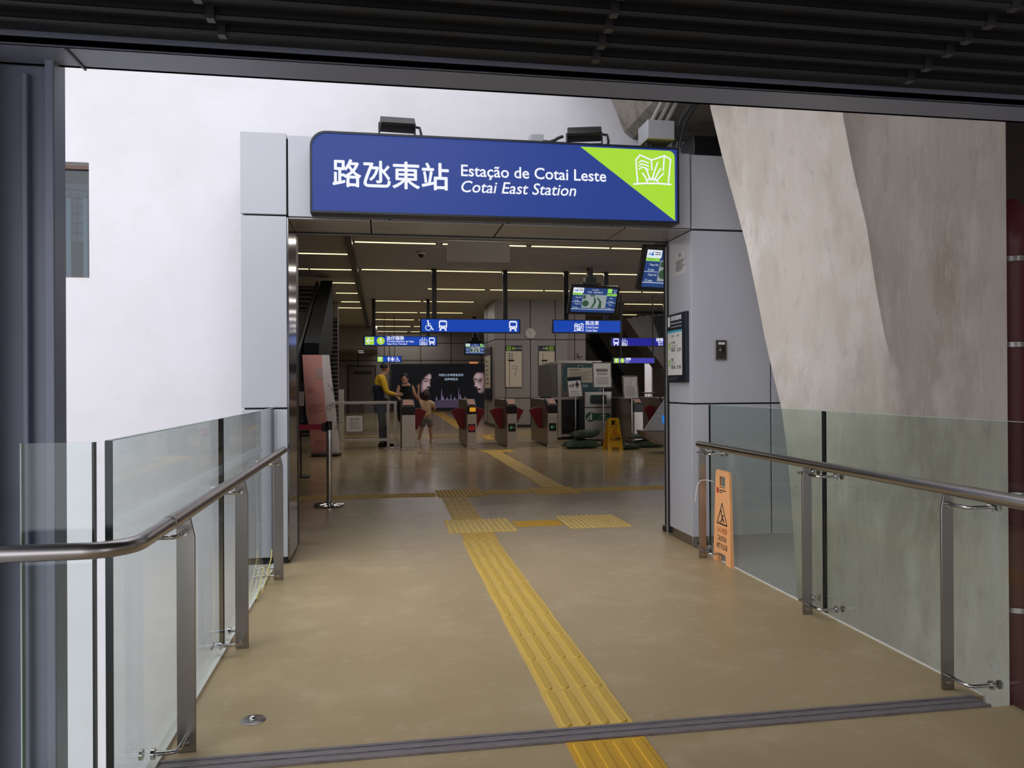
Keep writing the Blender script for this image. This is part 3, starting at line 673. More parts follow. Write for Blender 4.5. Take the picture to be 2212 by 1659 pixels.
# ---------------------------------------------------------------- tactile paving
def bar(m, cx, cy, L_, w, h0, h1, along='y'):
    pts = []
    for k in range(7): pts.append((w / 2 * math.cos(math.pi * k / 6), L_ / 2 - w / 2 + w / 2 * math.sin(math.pi * k / 6)))
    for k in range(7): pts.append((-w / 2 * math.cos(math.pi * k / 6), -L_ / 2 + w / 2 - w / 2 * math.sin(math.pi * k / 6)))
    n_ = len(pts); vs = []
    for z, sc in ((h0, 1.0), ((h0 + h1) / 2, .96), (h1, .80)):
        for (u, v) in pts:
            uu = u * sc; vv = v - (v / abs(v)) * w / 2 * (1 - sc)
            vs.append((cx + uu, cy + vv, z) if along == 'y' else (cx + vv, cy + uu, z))
    fs = [(i + k * n_, (i + 1) % n_ + k * n_, (i + 1) % n_ + (k + 1) * n_, i + (k + 1) * n_) for k in (0, 1) for i in range(n_)] + [tuple(range(2 * n_, 3 * n_))]
    m.add(vs, fs)
def tactile_path(label, x0, x1, y0, y1, n_, base, barm, along='y', nb=4, gap=.02, grp='yellow tactile guide strips', shift=0.0):
    t = thing('tactile_strip', label, 'tactile strip', ((x0 + x1) / 2, y0, 0), 0, grp)
    cx, w = (x0 + x1) / 2, x1 - x0
    bm_ = MB(); b = MB()
    if along == 'y':
        s_ = (y1 - y0) / n_
        for k in range(n_):
            j = random.uniform(-.004, .004)
            bm_.box(-w / 2 + j, w / 2 + j, k * s_ + .001, (k + 1) * s_ - .001, 0, .004)
            for q in range(nb): bar(b, -w / 2 + w * (q + .5) / nb + j, (k + .5) * s_, s_ - gap, w / nb * .5, .0035, .0095)
    else:
        s_ = w / n_
        for k in range(n_):
            bm_.box(-w / 2 + k * s_ + .001, -w / 2 + (k + 1) * s_ - .001, 0, y1 - y0, 0, .004)
            for q in range(nb): bar(b, -w / 2 + (k + .5) * s_, (y1 - y0) * (q + .5) / nb, s_ - gap, (y1 - y0) / nb * .5, .0035, .0095, 'x')
    bm_.build('backing', M[base], t); b.build('raised_bar', M[barm], t, smooth=True)
    return t
def tactile_pad(label, x0, x1, y0, y1, n_=12, m='pad'):
    t = thing('tactile_pad', label, 'tactile pad', ((x0 + x1) / 2, (y0 + y1) / 2, 0), 0, 'yellow tactile warning pads')
    w, d = x1 - x0, y1 - y0
    b = MB()
    for i in (0, 1):
        for j in (0, 1): b.box(-w / 2 + i * w / 2 + .001, -w / 2 + (i + 1) * w / 2 - .001, -d / 2 + j * d / 2 + .001, -d / 2 + (j + 1) * d / 2 - .001, 0, .004)
    b.build('backing', M[m], t)
    b = MB(); r = w / n_ * .34
    for i in range(n_):
        for j in range(n_):
            x, y = -w / 2 + w * (i + .5) / n_, -d / 2 + d * (j + .5) / n_; vs = []
            for z, rr in ((.0035, r), (.0115, r * .62)):
                for k in range(8): vs.append((x + rr * math.cos(math.pi * k / 4), y + rr * math.sin(math.pi * k / 4), z))
            b.add(vs, [(k, (k + 1) % 8, 8 + (k + 1) % 8, 8 + k) for k in range(8)] + [tuple(range(8, 16))])
    o = b.build('dome_studs', M[m], t); o['kind'] = 'stuff'
    return t
tactile_path('bright yellow tactile strip before the metal joint, nearest the camera', .676, .984, 1.76, 2.845, 3, 'yellow_bright', 'yellow_bright')
tactile_path('long yellow tactile strip from the metal joint to the first dotted pad', .683, .987, 2.962, 6.70, 10, 'yellow', 'yellow_bar')
tactile_path('short worn tactile strip touching the near edge of the first dotted pad', .70, 1.0, 6.72, 7.06, 1, 'yellow_old', 'yellow_old')
tactile_pad('dotted pad in the middle of the doorway on the long yellow strip', .60, 1.245, 7.08, 7.765)
tactile_pad('dotted pad by the right door jamb, end of the cross strip', 1.745, 2.36, 7.09, 7.785)
tactile_path('bright yellow strip of four ribs joining the two doorway pads', 1.26, 1.73, 7.29, 7.58, 1, 'yellow_bright', 'yellow_bright', 'x', 4, .0)
tactile_path('worn tactile strip inside the hall between two dotted pads', .70, 1.0, 7.785, 9.36, 5, 'yellow_old', 'yellow_bar')
tactile_pad('dotted pad in the hall where the worn strip meets the cross line', .665, 1.255, 9.39, 10.03, 12, 'yellow_old')
tactile_pad('dotted pad in the hall where the diagonal strip begins', 1.885, 2.46, 9.41, 10.0, 12, 'yellow_old')
tactile_path('ribbed yellow strip between the two dotted pads in the hall', 1.27, 1.87, 9.57, 9.86, 2, 'yellow_old', 'yellow_bar', 'x', 4, .0)
tactile_path('ribbed yellow strip in the hall running to the pink banner side', -1.6, .65, 9.5, 9.8, 7, 'yellow_old', 'yellow_bar', 'x', 4, .0)
tactile_path('ribbed yellow strip in the hall running behind the right portal pillar', 2.475, 5.4, 9.56, 9.86, 9, 'yellow_old', 'yellow_bar', 'x', 4, .0)
tactile_path('tactile strip in the hall leading on to the ticket gates', 2.09, 2.39, 10.02, 15.55, 18, 'yellow_old', 'yellow_bar')
tactile_pad('small dotted pad just before the ticket gates', 2.02, 2.66, 15.57, 16.05, 12, 'yellow_old')
def tape(label, boxes, m='tape', grp='yellow floor lines behind the gates'):
    b = MB()
    for q in boxes: b.box(*q, 0, .004)
    tag(b.build('floor_marking', M[m]), label, 'floor marking', grp)
tape('thin yellow line across the floor beyond the ticket gates', [(-1.2, 4.3, 21.3, 21.5)])
tape('yellow bracket shaped mark on the floor behind the second gate', [(2.56, 3.0, 19.2, 19.5), (2.62, 2.85, 19.5, 20.7), (2.56, 3.3, 20.7, 20.95)])
b = MB(); b.prism([(2.35, 24.3), (2.75, 26.2), (3.1, 39.6), (2.55, 39.8)], 'z', 0, .004); tag(b.build('floor_marking', M['tape']), 'yellow strip running along the far floor to the poster', 'floor marking', 'yellow floor lines behind the gates')
def red_strip(label, x0, x1, y):
    t = thing('floor_sticker', label, 'floor sticker', ((x0 + x1) / 2, y, 0), 0, 'red floor stickers at the gates')
    MB().box(-(x1 - x0) / 2, (x1 - x0) / 2, -.13, .13, 0, .003).build('strip', M['red_tape'], t)
    d = MB()
    for i in range(9): d.box(-(x1 - x0) * .42 + i * .095 * (x1 - x0), -(x1 - x0) * .42 + i * .095 * (x1 - x0) + .05 * (x1 - x0), -.05, .05, .003, .004)
    d.build('printed_line', M['cream'], t)
red_strip('brick red floor sticker in front of the widest gate', .70, 1.66, 15.7)
red_strip('brick red floor sticker under the standing child', .95, 1.76, 19.42)
# ---------------------------------------------------------------- hall: strip lights
ORD = ['first', 'second', 'third', 'fourth', 'fifth', 'sixth', 'seventh', 'eighth']
def strip_light(y, x0, x1, label, grp, z=4.15):
    t = thing('strip_light', label, 'strip light', ((x0 + x1) / 2, y, z), 0, grp); w = x1 - x0
    MB().box(-w / 2 - .03, w / 2 + .03, -.06, .06, -.012, -.001).build('housing', M['hall_dark'], t)
    MB().box(-w / 2, w / 2, -.03, .03, -.022, -.011).build('diffuser', M['strip'], t)
    if w > 1.0:
        ld = bpy.data.lights.new('strip_glow', 'AREA'); ld.shape = 'RECTANGLE'; ld.size = w; ld.size_y = .1; ld.energy = HALL_W * w; ld.color = (1, .96, .93)
        lo = bpy.data.objects.new('strip_glow', ld); COL.objects.link(lo); lo.parent = t; lo.location = (0, 0, -.04)
HALL_W = 7.2
RB = {15.15: [(-.5, 1.05), (1.19, 2.85), (2.96, 4.57), (4.62, 6.38)], 18.7: [(-.46, 1.18), (1.27, 2.9), (2.99, 4.45), (4.62, 7.25)],
      22.2: [(1.31, 2.95), (3.11, 4.67), (4.73, 6.72), (6.92, 7.67), (7.73, 9.05)], 25.5: [(-.19, 1.27), (1.36, 3.01), (8.22, 9.89)],
      29.4: [(-.22, 1.33), (1.43, 3.05), (9.38, 9.97)], 32.6: [(-.25, 1.33), (1.54, 2.82)], 36.2: [(-.27, 1.31), (1.48, 2.67)], 39.7: [(-.23, 1.28), (1.46, 2.81)]}
for i, (y, segs) in enumerate(RB.items()):
    for k, (a, b_) in enumerate(segs):
        strip_light(y, a, b_, 'warm strip light in the %s ceiling row from the entrance, %s from the dark bulkhead' % (ORD[i], ORD[k]), 'strip lights of the main ceiling')
LB = {14.2: [(-2.4, -.7)], 16.6: [(-2.13, -.7)], 18.8: [(-2.25, -1.7), (-1.66, -.7)], 21.2: [(-1.39, -.7)], 23.5: [(-1.33, -.7)], 25.9: [(-1.3, -.7)], 27.9: [(-1.94, -.7)]}  # nearest row is added out of view to brighten the banner
for i, (y, segs) in enumerate(LB.items()):
    for k, (a, b_) in enumerate(segs):
        strip_light(y, a, b_, 'warm strip light left of the dark bulkhead, %s row%s' % (ORD[i], [', outer piece', ', piece at the bulkhead'][k] if len(segs) > 1 else ''), 'strip lights of the side ceiling')

# ---------------------------------------------------------------- hanging signs
def hanging_sign(label, y, x0, x1, z0, z1, poles, face, depth=.14, pw=.055):
    t = thing('hanging_sign', label, 'hanging sign', ((x0 + x1) / 2, y, z0), 0, 'blue wayfinding signs hanging in the hall')
    w, h = x1 - x0, z1 - z0
    MB().box(-w / 2, w / 2, 0, depth, 0, h).build('box', M['navy'], t, bevel=.006)
    MB().box(-w / 2 + .03, w / 2 - .03, -.006, .0, .022, h - .022).build('lit_face', M[face], t)
    for px in poles:
        MB().box(px - (x0 + x1) / 2 - pw, px - (x0 + x1) / 2 + pw, depth / 2 - .03, depth / 2 + .03, h - .001, 4.15 - z0).build('pole', M['black'], t)
    F = Face((-(x0 + x1) / 2, -.006, -z0)); return t, F
W_, G_ = M['hall_white'], M['hall_green']
t, F = hanging_sign('long blue hanging sign with wheelchair and two train symbols', 18.4, .90, 3.31, 2.62, 2.96, (1.24, 2.95), 'hall_blue')
wheelchair_icon(F, 1.0, 2.67, .25, W_, t, .002); train_icon(F, 1.34, 2.665, .25, W_, M['hall_blue'], t, .002); train_icon(F, 3.03, 2.665, .25, W_, M['hall_blue'], t, .002)
t, F = hanging_sign('blue hanging sign with green left arrow and number 1', 25, -.57, 1.77, 2.645, 2.965, (-.25, 1.48), 'hall_blue')
a = F.art(.001, .003); a.rect(-.52, 2.68, -.24, 2.93); a.disc(-.03, 2.805, .125); a.build('green_field', G_, t)
a = F.art(.006, .003); arrow_icon(a, -.38, 2.805, .22, 180); a.build('arrow', W_, t)
a = F.art(.006, .003); a.rect(-.04, 2.735, -.008, 2.875); a.poly([(-.04, 2.875), (-.075, 2.85), (-.075, 2.825), (-.04, 2.845)]); a.build('numeral', W_, t)
F.text('lettering', '氹仔碼頭', W_, t, .16, 2.845, w=.54, heavy=.003, n0=.002); F.text('lettering', 'Terminal Marítimo da Taipa', W_, t, .16, 2.765, w=.86, bold=.02, n0=.002)
F.text('lettering', 'Taipa Ferry Terminal', W_, t, .16, 2.685, w=.64, bold=.015, shear=.2, n0=.002)
lift_icon(F, 1.21, 2.68, .24, W_, t, .002); train_icon(F, 1.50, 2.68, .24, W_, M['hall_blue'], t, .002)
t, F = hanging_sign('small blue hanging sign with toilet symbols and green up arrow', 31, -.21, .78, 2.3, 2.56, (.1, .5), 'hall_blue', pw=.012)
a = F.art(.001, .003); a.rect(-.17, 2.33, .04, 2.53); a.build('green_field', G_, t); a = F.art(.006, .003); arrow_icon(a, -.065, 2.43, .16, 90); a.build('arrow', W_, t)
a = F.art(.001, .003); person_icon(a, .27, 2.33, .2); person_icon(a, .42, 2.33, .2, True); a.rect(.345, 2.33, .352, 2.53); a.rect(.5, 2.33, .507, 2.53); a.build('toilet_symbol', W_, t)
wheelchair_icon(F, .53, 2.33, .2, W_, t, .002)
t, F = hanging_sign('blue hanging sign with white emblem and station name', 18.4, 4.1, 5.85, 2.63, 2.96, (4.46, 5.48), 'hall_blue')
a = F.art(.001, .003); logo_icon(a, .24, 4.64, 2.685, .016); a.build('emblem', W_, t)
F.text('lettering', '路氹東', W_, t, 4.93, 2.835, w=.34, heavy=.002, n0=.002); F.text('lettering', 'Cotai Leste', W_, t, 4.93, 2.752, w=.33, bold=.02, n0=.002); F.text('lettering', 'Cotai East', W_, t, 4.93, 2.672, w=.30, bold=.02, n0=.002)
t, F = hanging_sign('deep blue hanging sign with train and escalator symbols and green number 2', 25, 7.58, 9.95, 2.655, 2.95, (7.95, 9.5), 'deep_blue')
train_icon(F, 7.66, 2.68, .24, W_, M['deep_blue'], t, .002); lift_icon(F, 7.92, 2.68, .23, W_, t, .002)
F.text('lettering', '媽閣', W_, t, 9.4, 2.83, w=.24, heavy=.003, n0=.002, align='r'); F.text('lettering', 'Barra', W_, t, 9.4, 2.76, w=.17, bold=.02, n0=.002, align='r'); F.text('lettering', 'Barra', W_, t, 9.4, 2.69, w=.17, bold=.02, shear=.2, n0=.002, align='r')
a = F.art(.001, .003); a.disc(9.66, 2.80, .125); a.build('green_field', G_, t); F.text('lettering', '2', W_, t, 9.66, 2.735, h=.13, size=.18, n0=.006, align='c')
t, F = hanging_sign('violet blue hanging sign with green up arrow and number 2', 23, 7.03, 8.39, 2.015, 2.205, (7.31, 8.35), 'hall_purple', pw=.012)
a = F.art(.001, .003); a.rect(7.07, 2.04, 7.22, 2.18); a.disc(7.33, 2.11, .074); a.build('green_field', G_, t)
a = F.art(.006, .003); arrow_icon(a, 7.145, 2.11, .12, 90); a.build('arrow', W_, t); F.text('lettering', '2', W_, t, 7.33, 2.07, h=.08, size=.12, n0=.006, align='c')
F.text('lettering', '媽閣', W_, t, 7.44, 2.125, w=.16, heavy=.002, n0=.002); F.text('lettering', 'Barra', W_, t, 7.44, 2.08, w=.11, n0=.002); F.text('lettering', 'Barra', W_, t, 7.44, 2.035, w=.11, shear=.2, n0=.002)
t = thing('blank_panel', 'blank pale grey panel hanging from the first strip light row', 'panel', (1.85, 14.75, 3.74))
MB().box(-.6, .6, 0, .03, 0, .385).build('board', mat('pale_panel', (244, 242, 238), .6), t); b = MB(); b.cyl((-.45, .015, .385), (-.45, .015, .41), .006, 6); b.build('hanger', M['steel'], t); b = MB(); b.cyl((.45, .015, .385), (.45, .015, .41), .006, 6); b.build('hanger', M['steel'], t)

# ---------------------------------------------------------------- information monitors
def monitor(label, x, y, z, w, h, yaw, tilt, rod_top=4.15, full=True):
    t = thing('monitor', label, 'monitor', (x, y, z), yaw, 'information monitors in the hall')
    ct, st = math.cos(tilt), math.sin(tilt); V = (0, -st, ct); U = (1, 0, 0)
    F = Face((-w / 2, 0, 0), U, V)
    a = F.art(-.09, .09); a.rrect(0, 0, w, h, .03); a.build('casing', M['black'], t, bevel=.006)
    m_ = .06 * h / .7; a = F.art(.0, .002); a.rect(m_, m_, w - m_, h - m_); sc_ = a.build('screen', M['screen_blue'], t)
    iw, ih = w - 2 * m_, h - 2 * m_; X = lambda u: m_ + u * iw; Y = lambda v: m_ + v * ih
    a = F.art(.003, .002); a.rect(X(0), Y(.79), X(.235), Y(1)); a.build('white_field', M['screen_white'], sc_)
    a = F.art(.003, .002); a.rect(X(0), Y(.7), X(.215), Y(.79)); a.build('green_field', M['screen_green'], sc_)
    a = F.art(.006, .002); a.poly([(X(.06), Y(.86)), (X(.105), Y(.84)), (X(.095), Y(.97))]); a.poly([(X(.02), Y(.86)), (X(.05), Y(.93)), (X(.055), Y(.87))]); a.build('company_mark', M['screen_logo'], sc_)
    a = F.art(.006, .002)
    for k in range(2): a.rect(X(.125), Y(.875 + .05 * k), X(.215), Y(.895 + .05 * k))
    a.build('small_print', M['grey_ink'], sc_)
    a = F.art(.003, .002); a.rect(X(.23), Y(.17), X(.775), Y(.73)); pic = a.build('picture', M['screen_road'], sc_)
    a = F.art(.006, .002)
    a.disc(X(.31), Y(.36), iw * .075, 14, ry=ih * .13); a.poly([(X(.6), Y(.18)), (X(.68), Y(.18)), (X(.67), Y(.45)), (X(.58), Y(.62)), (X(.55), Y(.62)), (X(.62), Y(.42))])
    a.poly([(X(.44), Y(.18)), (X(.48), Y(.18)), (X(.55), Y(.42)), (X(.52), Y(.6)), (X(.48), Y(.62)), (X(.5), Y(.42))])
    a.rect(X(.24), Y(.55), X(.3), Y(.7)); a.rect(X(.40), Y(.66), X(.5), Y(.72)); a.build('trees', M['screen_tree'], pic)
    a = F.art(.003, .002); a.rect(X(0), Y(.115), X(1), Y(.13)); a.rect(X(0), Y(.41), X(.22), Y(.42)); a.rect(X(.785), Y(.41), X(1), Y(.42)); a.build('divider', M['screen_white'], sc_)
    tw = lambda s, u, v, hh, al='c': F.text('lettering', s, M['screen_white'], sc_, X(u), Y(v), size=ih * hh, n0=.003, align=al)
    F.text('lettering', 'Platform 1', M['ink'], sc_, X(.105), Y(.722), w=iw * .17, n0=.006, align='c')
    tw('Taipa Fer', .14, .58, .075); tw('5 min.', .11, .44, .085); tw('Taipa Fer', .14, .31, .075); tw('13 min.', .1, .15, .085)
    tw('Cotai East', .5, .91, .075); tw('12:52   2026-06-25', .5, .80, .09)
    if full:
        a = F.art(.003, .002); a.rect(X(.78), Y(.82), X(.88), Y(1)); a.rect(X(.78), Y(.7), X(1), Y(.79)); a.build('green_field', M['screen_green'], sc_)
        F.text('lettering', 'Platform 2', M['ink'], sc_, X(.89), Y(.722), w=iw * .17, n0=.006, align='c')
        tw('Barra', .89, .58, .07); tw('6 min.', .89, .44, .085); tw('Barra', .89, .31, .07); tw('11 min.', .86, .15, .085)
        tw('31°C', .95, .91, .07); tw('80%', .95, .82, .07)
    b = MB(); b.box(-.06, .06, .05, .15, h * .75, rod_top - z); b.build('hanger', M['hall_dark'], t)
    b = MB(); b.box(-.25, .25, .0, .2, h + .0, h + .06); b.box(-.14, .14, .03, .17, h + .06, h + .2); b.build('bracket', M['hall_dark'], t)
    return t
monitor('hanging monitor above the station name sign, showing platforms 1 and 2', 4.93, 17.8, 3.03, 1.27, .70, math.radians(11), math.radians(20))
monitor('nearest hanging monitor, partly hidden behind the portal pillar', 4.66, 12, 2.87, 1.27, .72, math.radians(12), math.radians(20))
monitor('small distant monitor hanging beside the route map block', 3.7, 31, 2.6, .86, .5, math.radians(4), math.radians(10))

# ---------------------------------------------------------------- route map block: clock, maps
ck = thing('clock', 'round white wall clock above the two route maps', 'clock', (4.77, 24.68, 3.05))
F = Face((0, -.02, 0)); a = F.art(-.02, .03); a.disc(0, 0, .165, 36); a.build('rim', M['hall_steel'], ck); a = F.art(.011, .002); a.disc(0, 0, .15, 36); a.build('dial', M['paper'], ck)
a = F.art(.014, .002)
for k in range(12): c_, s_ = math.cos(k * math.pi / 6), math.sin(k * math.pi / 6); a.stroke([(.12 * c_, .12 * s_), (.14 * c_, .14 * s_)], .012)
a.build('hour_marks', M['ink'], ck)
a = F.art(.017, .002); a.stroke([(0, 0), (-.055, .06)], .016); a.build('hour_hand', M['ink'], ck); a = F.art(.02, .002); a.stroke([(0, -.02), (.0, -.12)], .01); a.build('minute_hand', M['ink'], ck)
def route_map(label, x0, x1, flip):
    t = thing('route_map', label, 'map', (x0, 24.665, 1.29), 0, 'route maps on the wall block'); w = x1 - x0
    F = Face((0, 0, 0)); a = F.art(-.025, .025); a.rect(0, 0, w, 1.36); a.build('frame', M['navy'], t)
    a = F.art(.001, .002); a.rect(.015, .02, w - .015, 1.18); a.build('sheet', M['cream'], t)
    u = .05 if not flip else w - .19
    a = F.art(.001, .002); a.rect(u, 1.2, u + .14, 1.34); a.disc(u + (.22 if not flip else -.08), 1.27, .05); a.build('green_field', M['green_ink'], t)
    a = F.art(.004, .002); arrow_icon(a, u + .07, 1.27, .1, 135 if not flip else 45); a.build('arrow', M['navy'], t)
    F.text('lettering', '氹仔碼頭' if not flip else '媽閣', M['white_ink'], t, .32 if not flip else .14, 1.25, size=.06, n0=.001)
    a = F.art(.004, .002); n_ = 14; x = .14
    a.rect(x - .006, .06, x + .006, 1.12)
    dark = range(0, 4) if not flip else range(3, 14)
    b = F.art(.004, .002); b.rect(x + .08, .45, x + .2, .455); b.rect(x + .195, .35, x + .205, .45)
    for k in range(n_):
        v = 1.1 - k * .078
        if k in dark: a.disc(x, v, .016, 10); a.rect(x - .07, v - .008, x - .03, v + .008); a.rect(x + .04, v - .01, x + .12, v + .01)
        else: b.disc(x, v, .01, 8)
    a.rrect(x - .03, .85, x + .16, .90, .02)
    a.build('route_line', M['ink'], t); b.build('faint_line', M['grey_ink'], t)
    r = F.art(.006, .002); r.stroke([(x + .07, .7), (x + .24, .7), (x + .24, .54)], .012); r.stroke([(x + .07, .62), (x + .19, .62), (x + .19, .38)], .012); r.build('branch_line', M['grey_ink'] if not flip else M['extin_brown'], t)
route_map('tall framed route map left of the wall seam under the clock', 3.93, 4.49, False)
route_map('tall framed route map with brown branch lines, next to the service booth', 5.03, 5.58, True)
t = thing('notice_board', 'tall narrow board on the dark side of the map block, beside the poster', 'board', (3.59, 25.35, .87))
F = Face((0, 1.6, 0), (0, -1, 0)); a = F.art(-.0, .03); a.rect(0, 0, 1.6, 1.78); a.build('frame', M['navy'], t); a = F.art(.031, .002); a.rect(.1, .4, 1.5, 1.5); a.build('sheet', M['cream'], t)
a = F.art(.035, .002)
for k in range(6): a.rect(.3, .55 + k * .15, 1.1 - .1 * (k % 3), .59 + k * .15)
a.build('printed_line', M['grey_ink'], t)
cc = thing('dome_camera', 'small white dome camera on the pale hall column', 'camera', (6.55, 25.28, 2.32))
b = MB(); b.box(-.05, .05, -.03, .02, .04, .14); b.build('bracket', M['paper'], cc); b = MB(); b.ell((0, -.06, .03), (.075, .075, .085)); b.build('dome', M['chrome'], cc, smooth=True)
cc = thing('dome_camera', 'small dark dome camera under the ceiling beyond the blank panel', 'camera', (.82, 16.2, 4.14))
b = MB(); b.lathe([(.1, 0), (.1, -.03), (.07, -.04)], n=16); b.build('base', M['paper'], cc); b = MB(); b.ell((0, 0, -.04), (.06, .06, .07)); b.build('dome', M['black'], cc, smooth=True)

# ---------------------------------------------------------------- poster wall, far door
ps_ = thing('lightbox_poster', 'wide black backlit poster with two half faces on the far wall', 'poster', (.46, 40.56, .1))
F = Face((0, -.06, 0)); a = F.art(-.06, .06); a.rect(0, 0, 5.0, 2.42); a.build('frame', M['black'], ps_)
a = F.art(.002, .004); a.rect(.04, .04, 4.96, 2.38); face_ = a.build('black_sheet', M['poster_black'], ps_)
def smooth_loop(pts, k=5):
    n_ = len(pts); out = []
    for i in range(n_):
        p0, p1, p2, p3 = pts[i - 1], pts[i], pts[(i + 1) % n_], pts[(i + 2) % n_]
        for q in range(k):
            t_ = q / k
            out.append(tuple(.5 * (2 * p1[d] + (p2[d] - p0[d]) * t_ + (2 * p0[d] - 5 * p1[d] + 4 * p2[d] - p3[d]) * t_ ** 2 + (3 * p1[d] - p0[d] - 3 * p2[d] + p3[d]) * t_ ** 3) for d in (0, 1)))
    return out
Q = lambda l: [((x - 1131) / 208, (945 - y) / 210) for x, y in l]
def half_face(outline, mid, light, dark, glint):
    a = F.art(.010, .004); a.poly(smooth_loop(Q(outline))); a.build('shaded_face', M['poster_shadow'], ps_)
    a = F.art(.016, .004); a.poly(smooth_loop(Q(mid))); a.build('half_tone', M['poster_mid'], ps_)
    a = F.art(.022, .004); a.poly(smooth_loop(Q(light))); a.build('pale_face', M['poster_skin'], ps_)
    a = F.art(.028, .004)
    for d in dark: a.poly(smooth_loop(Q(d), 3))
    a.build('face_features', M['poster_black'], ps_)
    a = F.art(.034, .003)
    for x, y, r in glint: a.disc((x - 1131) / 208, (945 - y) / 210, r, 8)
    a.build('eye_glint', M['poster_text'], ps_)
M['poster_mid'] = lit('poster_mid', (136, 112, 114), .8)
half_face([(1545, 540), (1564, 560), (1562, 612), (1552, 640), (1556, 670), (1552, 690), (1535, 700), (1540, 715), (1528, 728), (1530, 750), (1515, 775), (1480, 770), (1450, 740), (1448, 690), (1455, 640), (1478, 595), (1510, 560)],
          [(1548, 548), (1564, 565), (1560, 612), (1550, 640), (1553, 670), (1548, 688), (1530, 697), (1534, 716), (1522, 728), (1524, 748), (1508, 765), (1480, 755), (1464, 720), (1464, 670), (1478, 615), (1510, 570)],
          [(1550, 556), (1563, 570), (1556, 600), (1530, 612), (1536, 640), (1543, 668), (1538, 686), (1510, 690), (1490, 715), (1474, 700), (1476, 650), (1490, 610), (1520, 575)],
          [[(1470, 600), (1505, 597), (1540, 612), (1538, 617), (1505, 606), (1472, 608)], [(1482, 628), (1502, 618), (1524, 630), (1505, 638)], [(1515, 690), (1536, 684), (1546, 692), (1528, 700)], [(1495, 722), (1530, 715), (1526, 730), (1500, 735)], [(1552, 612), (1566, 600), (1567, 640), (1556, 640)]], [(1500, 626, .018)])
half_face([(2050, 540), (2090, 530), (2140, 545), (2148, 640), (2146, 740), (2110, 765), (2078, 758), (2068, 735), (2064, 715), (2050, 695), (2030, 685), (2036, 660), (2024, 620), (2024, 580)],
          [(2055, 545), (2090, 538), (2128, 550), (2136, 600), (2134, 660), (2126, 730), (2100, 755), (2080, 750), (2072, 730), (2068, 712), (2056, 692), (2034, 684), (2040, 660), (2028, 620), (2030, 582)],
          [(2056, 550), (2080, 545), (2104, 560), (2096, 600), (2064, 606), (2060, 640), (2090, 660), (2108, 690), (2094, 712), (2072, 700), (2056, 690), (2038, 682), (2046, 655), (2034, 620), (2036, 585)],
          [[(2030, 604), (2056, 600), (2062, 612), (2034, 614)], [(2076, 606), (2104, 600), (2132, 616), (2104, 610)], [(2076, 628), (2094, 616), (2116, 628), (2094, 638)], [(2032, 626), (2042, 620), (2052, 630), (2040, 634)], [(2066, 718), (2086, 710), (2104, 720), (2084, 730)], [(2042, 690), (2056, 688), (2062, 696), (2048, 698)]], [(2092, 626, .016), (2040, 626, .01)])
a = F.art(.010, .004)
a.poly([(2.05, .12), (4.1, .12), (4.0, .45), (3.4, .58), (2.7, .58), (2.2, .45)]); a.build('misty_ground', M['poster_grey'], ps_)
a = F.art(.016, .004)
for k, (u, hh, ww) in enumerate(((2.35, .16, .05), (2.62, .55, .035), (2.68, .2, .06), (2.9, .12, .05), (3.1, .3, .03), (3.3, .12, .06), (3.52, .6, .03), (3.6, .26, .05), (3.85, .15, .05))):
    a.poly([(u - ww, .52), (u + ww, .52), (u + ww * .2, .56 + hh), (u - ww * .2, .56 + hh)])
a.build('castle_spires', M['poster_lilac'], ps_)
F.text('lettering', '安妮公主與黑皇后的', M['poster_text'], ps_, 3.12, 1.78, w=1.28, n0=.010, align='c'); F.text('lettering', '史詩級對決', M['poster_text'], ps_, 3.12, 1.56, w=.7, n0=.010, align='c')
a = F.art(.010, .003)
for k in range(5): a.rect(3.0, 1.1 + k * .2, 3.12 + .06 * (k % 2), 1.18 + k * .2)
a.build('dim_red_mark', mat('dim_red', (60, 14, 14), .6), ps_)
ot = MB(); ot.box(4.55, 5.0, 40.55, 40.6, 2.53, 2.62); tag(ot.build('orange_label', M['orange_tag']), 'small orange label above the corner of the black poster', 'label')
sf = struct(MB().box(-3.4, -.2, 36.2, 40.6, 3.06, 4.14).build('ceiling_soffit', M['hall_wall']))
for k, (x, y) in enumerate(((-.98, 37.2), (-1.0, 39.2))):
    t = thing('downlight', ['round downlight in the low soffit, nearer one', 'round downlight in the low soffit, farther one'][k], 'downlight', (x, y, 3.06), 0, 'downlights over the far door')
    b = MB(); b.lathe([(.16, -.005), (.17, -.012), (.16, -.02)], n=20); b.build('trim_ring', M['hall_steel'], t); b = MB(); b.lathe([(.15, -.012), (.14, -.026)], n=20); b.build('lamp_disc', M['hall_white'], t)
dr = thing('far_door', 'dark grey door with a plate on the far wall beside the black poster', 'door', (-1.02, 40.58, 0))
b = MB(); b.box(-.72, .72, -.05, .0, 0, 2.45); b.build('frame', M['hall_dark'], dr); b = MB(); b.box(-.66, .66, -.07, -.05, 0, 2.38); b.build('leaf', mat('door_leaf', (112, 104, 98), .5), dr)
b = MB(); b.box(-.4, .52, -.085, -.07, 2.0, 2.14); b.build('dark_plate', M['hall_dark'], dr); b = MB(); b.cyl((.5, -.11, 1.0), (.5, -.11, 1.2), .015, 8); b.build('handle', M['steel'], dr)
cb = thing('cabinet', 'pale double-door cabinet beyond the glass fence, behind the banner', 'cabinet', (-1.58, 30, 0))
b = MB(); b.box(-.14, .14, 0, .3, 0, 1.24); b.build('body', M['paper'], cb)
for k in (-1, 1): b = MB(); b.box(min(0, k * .132) + .004, max(0, k * .132) - .004, -.015, 0, .02, 1.22); b.build('door', M['paper'], cb)

